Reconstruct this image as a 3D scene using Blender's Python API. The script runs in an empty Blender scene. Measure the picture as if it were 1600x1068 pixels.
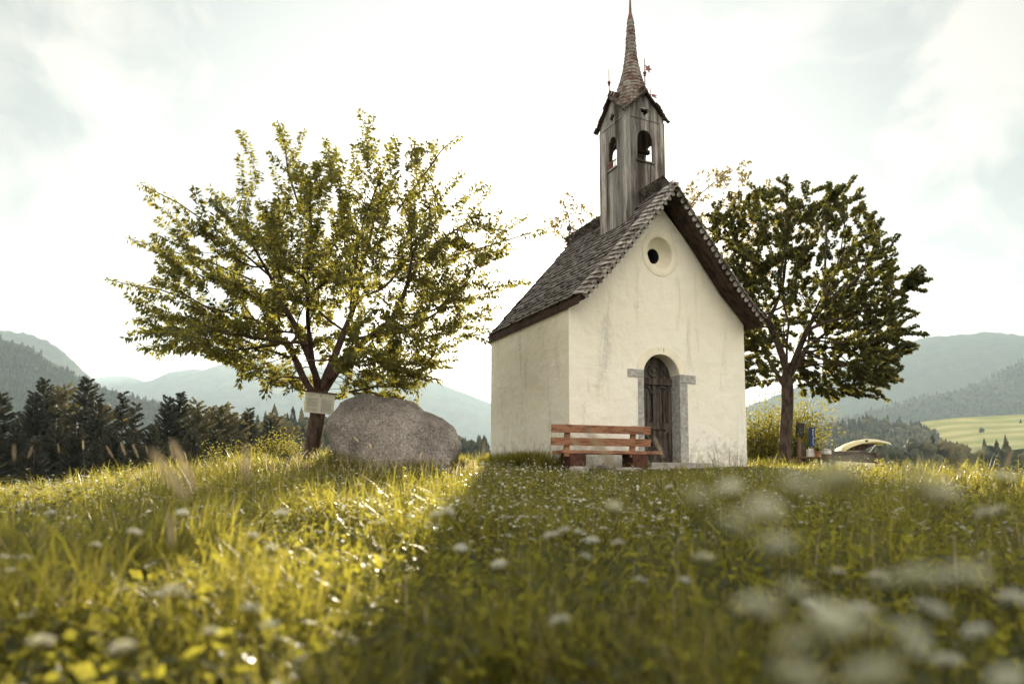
import bpy, bmesh, math, random
import numpy as np
from mathutils import Vector, Matrix, Euler

random.seed(7)
rng = np.random.default_rng(11)
PI = math.pi
R = math.radians
scn = bpy.context.scene
col = scn.collection

# ------------------------------------------------------------------ camera
FPX = 1067.0                       # focal length in pixels of a 1600 px wide frame (24 mm)
PITCH = R(4.7)
SHIFT = 0.077
cam_d = bpy.data.cameras.new('camera')
cam = bpy.data.objects.new('camera', cam_d)
col.objects.link(cam)
cam.location = (0, 0, 0)
cam.rotation_euler = (R(90) + PITCH, 0, 0)
cam_d.lens = FPX / 1600 * 36
cam_d.sensor_width = 36
cam_d.shift_y = SHIFT
cam_d.clip_start = 0.05
cam_d.clip_end = 40000
cam_d.dof.use_dof = True
cam_d.dof.focus_distance = 13.0
cam_d.dof.aperture_fstop = 1.4
scn.camera = cam

# ------------------------------------------------------------------ light
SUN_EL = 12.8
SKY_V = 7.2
SUN_AZ = -0.2                      # degrees, clockwise from +Y
w = bpy.data.worlds.new('World')
scn.world = w
w.use_nodes = True
nt = w.node_tree
nt.nodes.clear()
wo = nt.nodes.new('ShaderNodeOutputWorld')
bg = nt.nodes.new('ShaderNodeBackground')
sky = nt.nodes.new('ShaderNodeTexSky')
sky.sky_type = 'NISHITA'
sky.sun_disc = False
sky.sun_elevation = R(SUN_EL)
sky.sun_rotation = R(SUN_AZ)
sky.altitude = 900
sky.air_density = 1.0
sky.dust_density = 4.0
sky.ozone_density = 1.0
tc = nt.nodes.new('ShaderNodeTexCoord')
mp = nt.nodes.new('ShaderNodeMapping')
mp.inputs['Scale'].default_value = (1.0, 1.0, 2.6)
mp.inputs['Location'].default_value = (0.35, 0.1, 0.62)
nz = nt.nodes.new('ShaderNodeTexNoise')
nz.inputs['Scale'].default_value = 2.3
nz.inputs['Detail'].default_value = 9
nz.inputs['Roughness'].default_value = 0.56
nz.inputs['Distortion'].default_value = 0.25
rp = nt.nodes.new('ShaderNodeValToRGB')
rp.color_ramp.elements[0].position = 0.47
rp.color_ramp.elements[0].color = (0.0, 0.0, 0.0, 1)
rp.color_ramp.elements[1].position = 0.64
rp.color_ramp.elements[1].color = (0.95, 0.95, 0.95, 1)
# brightness of the veil of thin cloud by the angle from the sun: bright round the sun, raised opposite it as added fill for the shaded facade
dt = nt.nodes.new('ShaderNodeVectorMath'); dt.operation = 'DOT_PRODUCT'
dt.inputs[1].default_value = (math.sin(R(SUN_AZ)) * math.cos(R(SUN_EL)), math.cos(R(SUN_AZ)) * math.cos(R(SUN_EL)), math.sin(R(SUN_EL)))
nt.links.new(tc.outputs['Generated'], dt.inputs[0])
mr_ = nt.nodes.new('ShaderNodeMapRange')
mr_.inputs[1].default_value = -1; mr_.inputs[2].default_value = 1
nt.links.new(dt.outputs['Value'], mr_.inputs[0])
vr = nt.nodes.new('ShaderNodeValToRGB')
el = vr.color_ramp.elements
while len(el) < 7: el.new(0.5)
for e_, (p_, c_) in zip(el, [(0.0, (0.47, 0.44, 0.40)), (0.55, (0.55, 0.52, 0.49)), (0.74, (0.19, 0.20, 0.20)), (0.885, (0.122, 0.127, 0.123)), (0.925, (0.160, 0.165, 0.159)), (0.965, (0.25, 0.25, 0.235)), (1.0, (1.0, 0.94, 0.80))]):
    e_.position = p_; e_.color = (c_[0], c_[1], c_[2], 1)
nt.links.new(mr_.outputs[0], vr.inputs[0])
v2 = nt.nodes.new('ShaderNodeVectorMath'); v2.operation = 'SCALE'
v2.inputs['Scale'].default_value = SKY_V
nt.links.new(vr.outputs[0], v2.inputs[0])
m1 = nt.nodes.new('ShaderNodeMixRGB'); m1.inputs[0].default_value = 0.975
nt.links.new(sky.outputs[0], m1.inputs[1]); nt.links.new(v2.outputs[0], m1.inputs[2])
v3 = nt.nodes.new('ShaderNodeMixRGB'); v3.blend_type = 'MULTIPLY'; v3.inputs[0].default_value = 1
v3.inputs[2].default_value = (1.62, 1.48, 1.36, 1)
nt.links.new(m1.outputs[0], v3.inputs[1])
mx = nt.nodes.new('ShaderNodeMixRGB')
nt.links.new(tc.outputs['Generated'], mp.inputs[0])
nt.links.new(mp.outputs[0], nz.inputs['Vector'])
nt.links.new(nz.outputs['Fac'], rp.inputs[0])
# denser banks of cloud low in the west valley and high on both sides
nzb = nt.nodes.new('ShaderNodeTexNoise')
nzb.inputs['Scale'].default_value = 6.5; nzb.inputs['Detail'].default_value = 10; nzb.inputs['Roughness'].default_value = 0.58; nzb.inputs['Distortion'].default_value = 0.4
nt.links.new(tc.outputs['Generated'], nzb.inputs['Vector'])
prev_ = None
for (bx, by_, bz_, rad_) in ((-0.52, 0.82, 0.21, 0.30), (-0.48, 0.72, 0.50, 0.17), (0.52, 0.66, 0.46, 0.22), (0.50, 0.84, 0.22, 0.20)):
    vs_ = nt.nodes.new('ShaderNodeVectorMath'); vs_.operation = 'DISTANCE'
    vs_.inputs[1].default_value = (bx, by_, bz_)
    nt.links.new(tc.outputs['Generated'], vs_.inputs[0])
    mr2 = nt.nodes.new('ShaderNodeMapRange'); mr2.inputs[1].default_value = rad_; mr2.inputs[2].default_value = 0.0
    nt.links.new(vs_.outputs['Value'], mr2.inputs[0])
    if prev_ is None: prev_ = mr2.outputs[0]
    else:
        ad = nt.nodes.new('ShaderNodeMath'); ad.operation = 'MAXIMUM'
        nt.links.new(prev_, ad.inputs[0]); nt.links.new(mr2.outputs[0], ad.inputs[1]); prev_ = ad.outputs[0]
ma_ = nt.nodes.new('ShaderNodeMath'); ma_.operation = 'MULTIPLY_ADD'; ma_.inputs[1].default_value = 0.34
nt.links.new(prev_, ma_.inputs[0]); nt.links.new(nzb.outputs['Fac'], ma_.inputs[2])
rb_ = nt.nodes.new('ShaderNodeValToRGB')
rb_.color_ramp.elements[0].position = 0.58; rb_.color_ramp.elements[0].color = (0, 0, 0, 1)
rb_.color_ramp.elements[1].position = 0.74; rb_.color_ramp.elements[1].color = (1, 1, 1, 1)
nt.links.new(ma_.outputs[0], rb_.inputs[0])
mm_ = nt.nodes.new('ShaderNodeMixRGB'); mm_.blend_type = 'LIGHTEN'; mm_.inputs[0].default_value = 1
nt.links.new(rp.outputs[0], mm_.inputs[1]); nt.links.new(rb_.outputs[0], mm_.inputs[2])
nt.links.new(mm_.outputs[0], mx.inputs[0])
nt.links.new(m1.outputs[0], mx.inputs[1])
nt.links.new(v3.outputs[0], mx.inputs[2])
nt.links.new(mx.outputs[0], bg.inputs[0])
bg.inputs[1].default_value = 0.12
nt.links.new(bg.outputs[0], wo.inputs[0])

sd = bpy.data.lights.new('sun', 'SUN')
sd.energy = 5.0
sd.angle = R(0.6)
sd.color = (1.0, 0.87, 0.63)
sun = bpy.data.objects.new('sun', sd)
col.objects.link(sun)
sdir = Vector((math.sin(R(SUN_AZ)) * math.cos(R(SUN_EL)), math.cos(R(SUN_AZ)) * math.cos(R(SUN_EL)), math.sin(R(SUN_EL))))
sun.rotation_euler = (-sdir).to_track_quat('-Z', 'Y').to_euler()
sun.location = (0, 30, 30)

scn.view_settings.view_transform = 'Standard'
scn.view_settings.look = 'None'
scn.view_settings.gamma = 1.0
scn.view_settings.exposure = 2.1
scn.render.engine = 'CYCLES'
cy = scn.cycles
cy.use_denoising = True
cy.max_bounces = 7
cy.diffuse_bounces = 3
cy.glossy_bounces = 2
cy.transmission_bounces = 5
cy.transparent_max_bounces = 8
cy.volume_bounces = 0
cy.caustics_reflective = False
cy.caustics_refractive = False
cy.sample_clamp_indirect = 6


# ------------------------------------------------------------------ helpers
def at(px, py, Y):
    """world point at depth Y that the photograph shows at pixel px, py"""
    x = (px - 800) / FPX
    y = (534 - py) / FPX + SHIFT * 1600 / FPX
    d = Vector((x, math.cos(PITCH) - y * math.sin(PITCH), math.sin(PITCH) + y * math.cos(PITCH)))
    return d * (Y / d.y)


def tag(o, label=None, cat=None, group=None, kind=None):
    if label: o['label'] = label
    if cat: o['category'] = cat
    if group: o['group'] = group
    if kind: o['kind'] = kind
    return o


def empty(name, loc, label=None, cat=None, group=None, rz=0.0):
    o = bpy.data.objects.new(name, None)
    o.empty_display_size = 0.2
    o.location = loc
    o.rotation_euler = (0, 0, rz)
    col.objects.link(o)
    return tag(o, label, cat, group)


def origin_of(p):
    v = Vector((0, 0, 0))
    while p is not None:
        v = v + p.location
        p = p.parent
    return v


def link(name, me, m, parent=None, smooth=False):
    if m is not None:
        for k in (m if isinstance(m, (list, tuple)) else [m]):
            me.materials.append(k)
    if smooth:
        me.polygons.foreach_set('use_smooth', [True] * len(me.polygons))
    o = bpy.data.objects.new(name, me)
    col.objects.link(o)
    o.parent = parent
    return o


class MB:
    """collects faces, built as one mesh"""
    def __init__(s):
        s.v = []; s.f = []

    def add(s, vs, fs):
        b = len(s.v)
        s.v += [tuple(q) for q in vs]
        s.f += [tuple(b + i for i in f) for f in fs]

    def box(s, c, u, v, w_):
        """box centred at c with half vectors u, v, w_"""
        c = Vector(c); u = Vector(u); v = Vector(v); w_ = Vector(w_)
        vs = [c + a * u + b * v + d * w_ for a in (-1, 1) for b in (-1, 1) for d in (-1, 1)]
        s.add(vs, [(0, 1, 3, 2), (4, 6, 7, 5), (0, 4, 5, 1), (2, 3, 7, 6), (0, 2, 6, 4), (1, 5, 7, 3)])

    def bbox(s, x0, x1, y0, y1, z0, z1):
        s.box(((x0 + x1) / 2, (y0 + y1) / 2, (z0 + z1) / 2), ((x1 - x0) / 2, 0, 0), (0, (y1 - y0) / 2, 0), (0, 0, (z1 - z0) / 2))

    def tube(s, pts, rad, n=8, cap=True):
        pts = [Vector(p) for p in pts]
        if not isinstance(rad, (list, tuple)): rad = [rad] * len(pts)
        b = len(s.v)
        ref = None
        for i, p in enumerate(pts):
            t = (pts[min(i + 1, len(pts) - 1)] - pts[max(i - 1, 0)])
            if t.length < 1e-9: t = Vector((0, 0, 1))
            t.normalize()
            if ref is None:
                ref = Vector((1, 0, 0)) if abs(t.x) < 0.8 else Vector((0, 1, 0))
            a = (ref - t * ref.dot(t)).normalized()
            ref = a
            c = t.cross(a)
            for k in range(n):
                an = 2 * PI * k / n
                s.v.append(tuple(p + (a * math.cos(an) + c * math.sin(an)) * rad[i]))
        for i in range(len(pts) - 1):
            for k in range(n):
                k2 = (k + 1) % n
                s.f.append((b + i * n + k, b + i * n + k2, b + (i + 1) * n + k2, b + (i + 1) * n + k))
        if cap:
            s.f.append(tuple(b + k for k in range(n))[::-1])
            s.f.append(tuple(b + (len(pts) - 1) * n + k for k in range(n)))

    def lathe(s, c, prof, n=16, axis=None):
        """prof: (radius, height) pairs about axis through c"""
        ax = Vector(axis or (0, 0, 1)).normalized()
        a = Vector((1, 0, 0)) if abs(ax.x) < 0.8 else Vector((0, 1, 0))
        a = (a - ax * a.dot(ax)).normalized(); d = ax.cross(a)
        b = len(s.v); c = Vector(c)
        for r, h in prof:
            for k in range(n):
                an = 2 * PI * k / n
                s.v.append(tuple(c + ax * h + (a * math.cos(an) + d * math.sin(an)) * r))
        for i in range(len(prof) - 1):
            for k in range(n):
                k2 = (k + 1) % n
                s.f.append((b + i * n + k, b + i * n + k2, b + (i + 1) * n + k2, b + (i + 1) * n + k))

    def build(s, name, m, parent=None, world=True, smooth=False, bevel=0.0):
        me = bpy.data.meshes.new(name)
        off = origin_of(parent) if (world and parent is not None) else Vector((0, 0, 0))
        me.from_pydata([(a[0] - off.x, a[1] - off.y, a[2] - off.z) for a in s.v], [], s.f)
        me.update()
        if bevel > 0:
            bm = bmesh.new(); bm.from_mesh(me)
            bmesh.ops.bevel(bm, geom=[e for e in bm.edges if e.is_manifold and e.calc_face_angle(0) > 0.5], offset=bevel, segments=2, affect='EDGES', profile=0.6)
            bm.to_mesh(me); bm.free()
        return link(name, me, m, parent, smooth)


def np_mesh(name, V, F, m, parent=None, smooth=False):
    """V (n,3) and F: list of (k, size) int arrays"""
    me = bpy.data.meshes.new(name)
    V = np.asarray(V, dtype=np.float32)
    if parent is not None:
        off = origin_of(parent)
        V = V - np.array((off.x, off.y, off.z), dtype=np.float32)
    me.vertices.add(len(V))
    me.vertices.foreach_set('co', V.ravel())
    loops = np.concatenate([f.ravel() for f in F]).astype(np.int32)
    tot = np.concatenate([np.full(len(f), f.shape[1], dtype=np.int32) for f in F])
    st = np.concatenate([[0], np.cumsum(tot)[:-1]]).astype(np.int32)
    me.loops.add(len(loops))
    me.loops.foreach_set('vertex_index', loops)
    me.polygons.add(len(tot))
    me.polygons.foreach_set('loop_start', st)
    me.polygons.foreach_set('loop_total', tot)
    me.update(calc_edges=True)
    return link(name, me, m, parent, smooth)


# ------------------------------------------------------------------ materials
class NT:
    def __init__(s, name):
        s.m = bpy.data.materials.new(name); s.m.use_nodes = True
        s.t = s.m.node_tree; s.t.nodes.clear()
        s.out = s.t.nodes.new('ShaderNodeOutputMaterial')
        s.tc = s.t.nodes.new('ShaderNodeTexCoord')

    def n(s, kind, **kw):
        nd = s.t.nodes.new(kind)
        for k, v in kw.items():
            setattr(nd, k, v)
        return nd

    def l(s, a, b): s.t.links.new(a, b)

    def coord(s, scale=(1, 1, 1), rot=(0, 0, 0), src='Object'):
        mpn = s.n('ShaderNodeMapping')
        mpn.inputs['Scale'].default_value = scale
        mpn.inputs['Rotation'].default_value = rot
        s.l(s.tc.outputs[src], mpn.inputs[0])
        return mpn.outputs[0]

    def noise(s, vec, scale, detail=5, rough=0.55, dist=0.0):
        nd = s.n('ShaderNodeTexNoise')
        nd.inputs['Scale'].default_value = scale
        nd.inputs['Detail'].default_value = detail
        nd.inputs['Roughness'].default_value = rough
        nd.inputs['Distortion'].default_value = dist
        s.l(vec, nd.inputs['Vector'])
        return nd.outputs['Fac']

    def ramp(s, fac, stops):
        nd = s.n('ShaderNodeValToRGB')
        el = nd.color_ramp.elements
        while len(el) < len(stops): el.new(0.5)
        for e, (p, c) in zip(el, stops):
            e.position = p
            e.color = (c[0], c[1], c[2], 1) if isinstance(c, (tuple, list)) else (c, c, c, 1)
        s.l(fac, nd.inputs[0])
        return nd.outputs[0]

    def mix(s, fac, a, b, mode='MIX'):
        nd = s.n('ShaderNodeMixRGB', blend_type=mode)
        for i, q in ((0, fac), (1, a), (2, b)):
            if isinstance(q, (int, float)):
                nd.inputs[i].default_value = q if i == 0 else (q, q, q, 1)
            elif isinstance(q, (tuple, list)):
                nd.inputs[i].default_value = (q[0], q[1], q[2], 1)
            else:
                s.l(q, nd.inputs[i])
        return nd.outputs[0]

    def bump(s, h, strength=0.4, dist=0.02, normal=None):
        nd = s.n('ShaderNodeBump')
        nd.inputs['Strength'].default_value = strength
        nd.inputs['Distance'].default_value = dist
        s.l(h, nd.inputs['Height'])
        if normal is not None: s.l(normal, nd.inputs['Normal'])
        return nd.outputs[0]

    def princ(s, color, rough=0.8, normal=None, metallic=0.0, spec=0.3):
        p = s.n('ShaderNodeBsdfPrincipled')
        if isinstance(color, (tuple, list)): p.inputs['Base Color'].default_value = (color[0], color[1], color[2], 1)
        else: s.l(color, p.inputs['Base Color'])
        if isinstance(rough, (int, float)): p.inputs['Roughness'].default_value = rough
        else: s.l(rough, p.inputs['Roughness'])
        p.inputs['Metallic'].default_value = metallic
        p.inputs['Specular IOR Level'].default_value = spec
        if normal is not None: s.l(normal, p.inputs['Normal'])
        s.l(p.outputs[0], s.out.inputs[0])
        return p


def simple(name, c, rough=0.7, var=0.25, scale=6, bump=0.15, metallic=0.0, spec=0.3):
    t = NT(name)
    co = t.coord()
    f = t.noise(co, scale, 6)
    c2 = tuple(q * (1 - var) for q in c); c1 = tuple(min(1, q * (1 + var)) for q in c)
    cc = t.ramp(f, [(0.3, c2), (0.7, c1)])
    t.princ(cc, rough, t.bump(t.noise(co, scale * 6, 6), bump, 0.01), metallic, spec)
    return t.m


def plaster():
    t = NT('lime_plaster')
    co = t.coord()
    big = t.noise(co, 0.9, 6, 0.6, 0.3)
    base = t.ramp(big, [(0.3, (0.735, 0.685, 0.545)), (0.7, (0.81, 0.77, 0.64))])
    # whiter patches low on the wall: the paler light there, painted into the plaster
    sx = t.n('ShaderNodeSeparateXYZ'); t.l(t.tc.outputs['Object'], sx.inputs[0])
    lowm = t.n('ShaderNodeMapRange'); t.l(sx.outputs['Z'], lowm.inputs[0])
    lowm.inputs[1].default_value = 3.0; lowm.inputs[2].default_value = 0.6
    wn = t.noise(co, 1.6, 7, 0.65)
    wf = t.mix(1.0, lowm.outputs[0], t.ramp(wn, [(0.3, 0.25), (0.65, 1.0)]), 'MULTIPLY')
    c = t.mix(wf, base, (0.72, 0.70, 0.62))
    # grey weather streaks, tall and thin
    st = t.noise(t.coord((2.6, 2.6, 0.42)), 1.5, 8, 0.68, 0.4)
    sf = t.ramp(st, [(0.55, 0.0), (0.72, 0.65)])
    fine = t.noise(co, 22, 7, 0.7)
    sf2 = t.mix(1.0, sf, t.ramp(fine, [(0.35, 0.15), (0.6, 1.0)]), 'MULTIPLY')
    c = t.mix(sf2, c, (0.30, 0.29, 0.26))
    # dirt and flaking along the foot
    foot = t.n('ShaderNodeMapRange'); t.l(sx.outputs['Z'], foot.inputs[0])
    foot.inputs[1].default_value = 1.05; foot.inputs[2].default_value = 0.0
    fn = t.noise(co, 7.5, 12, 0.8, 0.0)
    fa = t.n('ShaderNodeMath', operation='MULTIPLY_ADD'); t.l(foot.outputs[0], fa.inputs[0])
    fa.inputs[1].default_value = 0.30; t.l(fn, fa.inputs[2])
    ff = t.ramp(fa.outputs[0], [(0.62, 0.0), (0.80, 0.6)])
    c = t.mix(ff, c, (0.24, 0.215, 0.17))
    speck = t.ramp(t.noise(co, 9, 9, 0.8), [(0.62, 0.0), (0.70, 0.5)])
    c = t.mix(speck, c, (0.40, 0.37, 0.30))
    h = t.mix(0.5, t.noise(co, 7, 5), t.noise(co, 45, 6))
    nrm = t.bump(t.noise(co, 1.7, 4, 0.5), 0.5, 0.12, t.bump(h, 0.6, 0.03))
    t.princ(c, 0.92, nrm, 0, 0.1)
    return t.m


def old_wood(name, c0, c1, stain, grain=(9, 9, 0.8), plank=None, bump=0.5):
    t = NT(name)
    co = t.coord(grain)
    g = t.noise(co, 5, 8, 0.7, 0.4)
    c = t.ramp(g, [(0.3, c0), (0.68, c1)])
    s1 = t.ramp(t.noise(t.coord(tuple(q * 0.35 for q in grain)), 3.2, 6, 0.6), [(0.46, 0.0), (0.60, 0.9)])
    c = t.mix(s1, c, stain)
    h = g
    if plank:
        # grooves between upright boards
        u, wd = plank
        d = t.n('ShaderNodeVectorMath', operation='DOT_PRODUCT')
        t.l(t.tc.outputs['Object'], d.inputs[0]); d.inputs[1].default_value = u
        k = t.n('ShaderNodeMath', operation='DIVIDE'); t.l(d.outputs['Value'], k.inputs[0]); k.inputs[1].default_value = wd
        fr = t.n('ShaderNodeMath', operation='FRACT'); t.l(k.outputs[0], fr.inputs[0])
        fl = t.n('ShaderNodeMath', operation='FLOOR'); t.l(k.outputs[0], fl.inputs[0])
        wn = t.n('ShaderNodeTexWhiteNoise', noise_dimensions='1D'); t.l(fl.outputs[0], wn.inputs['W'])
        pc = t.ramp(wn.outputs['Value'], [(0.0, 0.48), (1.0, 1.3)])
        c = t.mix(1.0, c, pc, 'MULTIPLY')
        gr = t.ramp(fr.outputs[0], [(0.0, 0.0), (0.05, 1.0), (0.95, 1.0), (1.0, 0.0)])
        c = t.mix(gr, (0.03, 0.028, 0.025), c)
        h = t.mix(0.6, g, gr)
    else:
        gi = t.n('ShaderNodeNewGeometry')
        pc = t.ramp(gi.outputs['Random Per Island'], [(0.0, 0.72), (1.0, 1.18)])
        c = t.mix(1.0, c, pc, 'MULTIPLY')
    t.princ(c, 0.85, t.bump(h, bump, 0.012), 0, 0.2)
    return t.m


def leafy(name, stops, trans, tfac=0.5, rough=0.6, noise_scale=0.9, tmix=0.6, spec=0.3):
    """thin leaves: reflect one colour, let a yellower one through"""
    t = NT(name)
    gi = t.n('ShaderNodeNewGeometry')
    c = t.ramp(gi.outputs['Random Per Island'], stops)
    nf = t.ramp(t.noise(t.coord(), noise_scale, 3), [(0.35, 0.75), (0.65, 1.2)])
    c = t.mix(1.0, c, nf, 'MULTIPLY')
    p = t.princ(c, rough, None, 0, spec)
    tr = t.n('ShaderNodeBsdfTranslucent')
    tcx = t.mix(tmix, c, trans)
    t.l(tcx, tr.inputs[0])
    ms = t.n('ShaderNodeMixShader'); ms.inputs[0].default_value = tfac
    t.l(p.outputs[0], ms.inputs[1]); t.l(tr.outputs[0], ms.inputs[2])
    t.l(ms.outputs[0], t.out.inputs[0])
    return t.m


M = {}
M['plaster'] = plaster()
M['ring'] = simple('smooth_limewash', (0.73, 0.68, 0.52), 0.9, 0.08, 4, 0.2)
M['jamb'] = simple('grey_jamb_stone', (0.32, 0.31, 0.28), 0.9, 0.35, 14, 0.6)
M['step'] = simple('step_stone', (0.26, 0.24, 0.21), 0.9, 0.4, 9, 0.8)
M['shingle'] = old_wood('weathered_shingle', (0.085, 0.075, 0.065), (0.24, 0.22, 0.20), (0.06, 0.045, 0.035), (6, 6, 6), bump=0.6)
M['shingle_light'] = old_wood('pale_edge_shingle', (0.20, 0.185, 0.16), (0.42, 0.40, 0.36), (0.12, 0.09, 0.07), (6, 6, 6), bump=0.6)
M['shingle_red'] = old_wood('spire_shingle', (0.12, 0.105, 0.088), (0.28, 0.255, 0.215), (0.11, 0.06, 0.042), (6, 6, 6), bump=0.6)
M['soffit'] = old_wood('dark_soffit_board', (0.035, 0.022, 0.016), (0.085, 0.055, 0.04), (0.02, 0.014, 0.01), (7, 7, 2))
M['door'] = old_wood('dark_door_wood', (0.035, 0.028, 0.022), (0.13, 0.115, 0.095), (0.025, 0.016, 0.012), (12, 12, 1.0))
M['bench'] = old_wood('stained_bench_wood', (0.25, 0.115, 0.060), (0.41, 0.215, 0.125), (0.17, 0.075, 0.042), (1.2, 9, 14), bump=0.25)
M['bench_dark'] = old_wood('dark_bench_block', (0.06, 0.025, 0.016), (0.12, 0.052, 0.034), (0.035, 0.016, 0.01), (6, 6, 6), bump=0.35)
M['iron'] = simple('dark_iron', (0.05, 0.045, 0.04), 0.5, 0.3, 20, 0.2, 0.7)
M['copper'] = simple('rusty_metal', (0.15, 0.06, 0.045), 0.5, 0.3, 20, 0.1, 0.3)
M['bronze'] = simple('bell_bronze', (0.22, 0.085, 0.05), 0.5, 0.3, 10, 0.1, 0.3)
M['interior'] = simple('interior_shade', (0.03, 0.03, 0.03), 0.9, 0.1, 3, 0.1)


# ------------------------------------------------------------------ terrain
def sm(a, b, x):
    t = np.clip((x - a) / (b - a), 0, 1)
    return t * t * (3 - 2 * t)


def ground(x, y):
    x = np.asarray(x, dtype=float); y = np.asarray(y, dtype=float)
    base = np.interp(y, [-6, 0, 4, 8, 10, 11.6, 12.6], [-0.8, -0.62, -0.49, -0.26, -0.06, 0.11, 0.17])
    left = 0.62 * sm(-3.4, -9.5, x) * sm(4, 11, y)
    right = 0.36 * sm(5.2, 9.5, x) * sm(4, 12, y)
    hump = 0.10 * np.exp(-((x + 3.4) ** 2 / 2.0 + (y - 11.8) ** 2 / 3.0))
    n = 0.035 * np.sin(x * 1.9 + 0.7 * y) * np.sin(y * 1.3 + 1.0) + 0.018 * np.sin(x * 5.1 + 2) * np.sin(y * 4.3)
    inchurch = sm(2.6, 0.8, np.hypot((x - 2.2) / 2.2, (y - 14.2) / 2.4))
    n = n * (1 - inchurch)
    yc = 13.4 + 5.4 * sm(-5, -1, x)
    e = np.clip(y - yc, 0, None)
    drop = np.where(e < 6, 0.024 * e * e, 0.864 + 0.288 * (e - 6))
    lat = np.clip(np.abs(x) - 14, 0, None)
    drop2 = 0.20 * lat
    z = base - left - right + hump + n - drop - drop2
    return np.maximum(z, -46 + 0.0 * x)


def gz(x, y): return float(ground(x, y))


def axis_lines(fine_lo, fine_hi, step, lo, hi, g):
    a = list(np.arange(fine_lo, fine_hi + 1e-6, step))
    s_ = step; v = a[-1]
    while v < hi: s_ *= g; v += s_; a.append(v)
    s_ = step; v = a[0]; b = []
    while v > lo: s_ *= g; v -= s_; b.append(v)
    return np.array(b[::-1] + a)


gx = axis_lines(-14, 14, 0.16, -12000, 12000, 1.14)
gy = axis_lines(-3, 22, 0.16, -1500, 16000, 1.14)
GX, GY = np.meshgrid(gx, gy)
GZ = ground(GX, GY)
V = np.stack([GX.ravel(), GY.ravel(), GZ.ravel()], 1)
nx, ny = len(gx), len(gy)
ii = (np.arange(ny - 1)[:, None] * nx + np.arange(nx - 1)[None, :]).ravel()
Fq = np.stack([ii, ii + 1, ii + nx + 1, ii + nx], 1)
t = NT('meadow_soil')
cc = t.ramp(t.noise(t.coord(), 1.2, 8, 0.65), [(0.3, (0.030, 0.036, 0.012)), (0.7, (0.075, 0.080, 0.030))])
t.princ(cc, 0.95, t.bump(t.noise(t.coord(), 9, 8), 0.8, 0.05), 0, 0.1)
tag(np_mesh('ground', V, [Fq], t.m, smooth=True), kind='structure')

# ------------------------------------------------------------------ chapel
U = Vector((math.cos(R(25.5)), math.sin(R(25.5)), 0))      # along the front, to the right
N = Vector((-math.sin(R(25.5)), math.cos(R(25.5)), 0))     # into the nave
O = Vector((1.012, 12.0, 0))
W = 4.13
ZB = 0.10
ZE = 3.20
ZA = 5.26
L = 3.44


def C(t_, s_, z_): return O + U * t_ + N * s_ + Vector((0, 0, z_))


def panel(mb, outer, holes, frame, thick):
    """flat panel with holes in a plane; frame(a, b, d) -> world point"""
    bm = bmesh.new()
    edges = []
    for loop in [outer] + holes:
        vs = [bm.verts.new((a, b, 0)) for a, b in loop]
        for i in range(len(vs)):
            edges.append(bm.edges.new((vs[i], vs[(i + 1) % len(vs)])))
    bmesh.ops.triangle_fill(bm, use_beauty=True, use_dissolve=False, edges=edges)
    bm.verts.index_update()
    vs = [(v.co.x, v.co.y) for v in bm.verts]
    fs = [tuple(v.index for v in f.verts) for f in bm.faces]
    n0 = len(vs)
    allv = [frame(a, b, 0) for a, b in vs] + [frame(a, b, thick) for a, b in vs]
    allf = list(fs) + [tuple(n0 + i for i in f[::-1]) for f in fs]
    k = 0
    for loop in [outer] + holes:
        m_ = len(loop)
        for i in range(m_):
            a, b = k + i, k + (i + 1) % m_
            allf.append((a, b, n0 + b, n0 + a))
        k += m_
    bm.free()
    me_v = mb
    me_v.add(allv, allf)


def fix_normals(o):
    bm = bmesh.new(); bm.from_mesh(o.data)
    bmesh.ops.recalc_face_normals(bm, faces=bm.faces)
    bm.to_mesh(o.data); bm.free()


chapel = empty('chapel', C(W / 2, L / 2, 0) * 1.0, 'small whitewashed chapel with a steep shingled roof and a wooden bell turret', 'chapel')
chapel.location.z = 0.1

DC, DW = 2.03, 0.425          # door centre and half width
ZS, ZT = 1.90, 0.43           # springing height, arch rise
arch = [(DC - DW, ZB - 0.05), (DC - DW, ZS)] + [(DC - DW * math.cos(a), ZS + ZT * math.sin(a)) for a in np.linspace(0, PI, 17)[1:-1]] + [(DC + DW, ZS), (DC + DW, ZB - 0.05)]
WC = (2.04, 4.30)
oc = [(WC[0] + 0.30 * math.cos(a), WC[1] + 0.322 * math.sin(a)) for a in np.linspace(0, 2 * PI, 33)[:-1]]
mb = MB()
outer = [(0, ZB - 0.5), (DC - DW, ZB - 0.5)] + arch[1:-1] + [(DC + DW, ZB - 0.5), (W, ZB - 0.5), (W, ZE), (W / 2, ZA), (0, ZE)]
panel(mb, outer, [oc], lambda a, b, d: C(a, d, b), 0.46)
fw = mb.build('front_wall', M['plaster'], chapel); fix_normals(fw)
fw['label'] = 'cream plastered gable wall with arched door opening'
mb = MB()
TH = 0.46
ap = [(0.0, L), (0.95, L + 1.55), (W - 0.95, L + 1.55), (W, L)]
chain = [(0.0, TH)] + ap + [(W, TH)]
inn = [(TH, TH), (TH, L - 0.2), (1.2, L + 1.1), (W - 1.2, L + 1.1), (W - TH, L - 0.2), (W - TH, TH)]
for i in range(len(chain) - 1):
    a, b, c_, d_ = chain[i], chain[i + 1], inn[i + 1], inn[i]
    q = [C(*p_, z_) for z_ in (ZB - 0.5, ZE) for p_ in (a, b, c_, d_)]
    mb.add(q, [(0, 1, 5, 4), (1, 2, 6, 5) if i == len(chain) - 2 else (2, 3, 7, 6), (3, 0, 4, 7) if i == 0 else (2, 3, 7, 6), (4, 5, 6, 7)])
o_ = mb.build('nave_wall', M['plaster'], chapel)
o_['label'] = 'long plastered side wall with grey streaks'

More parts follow.
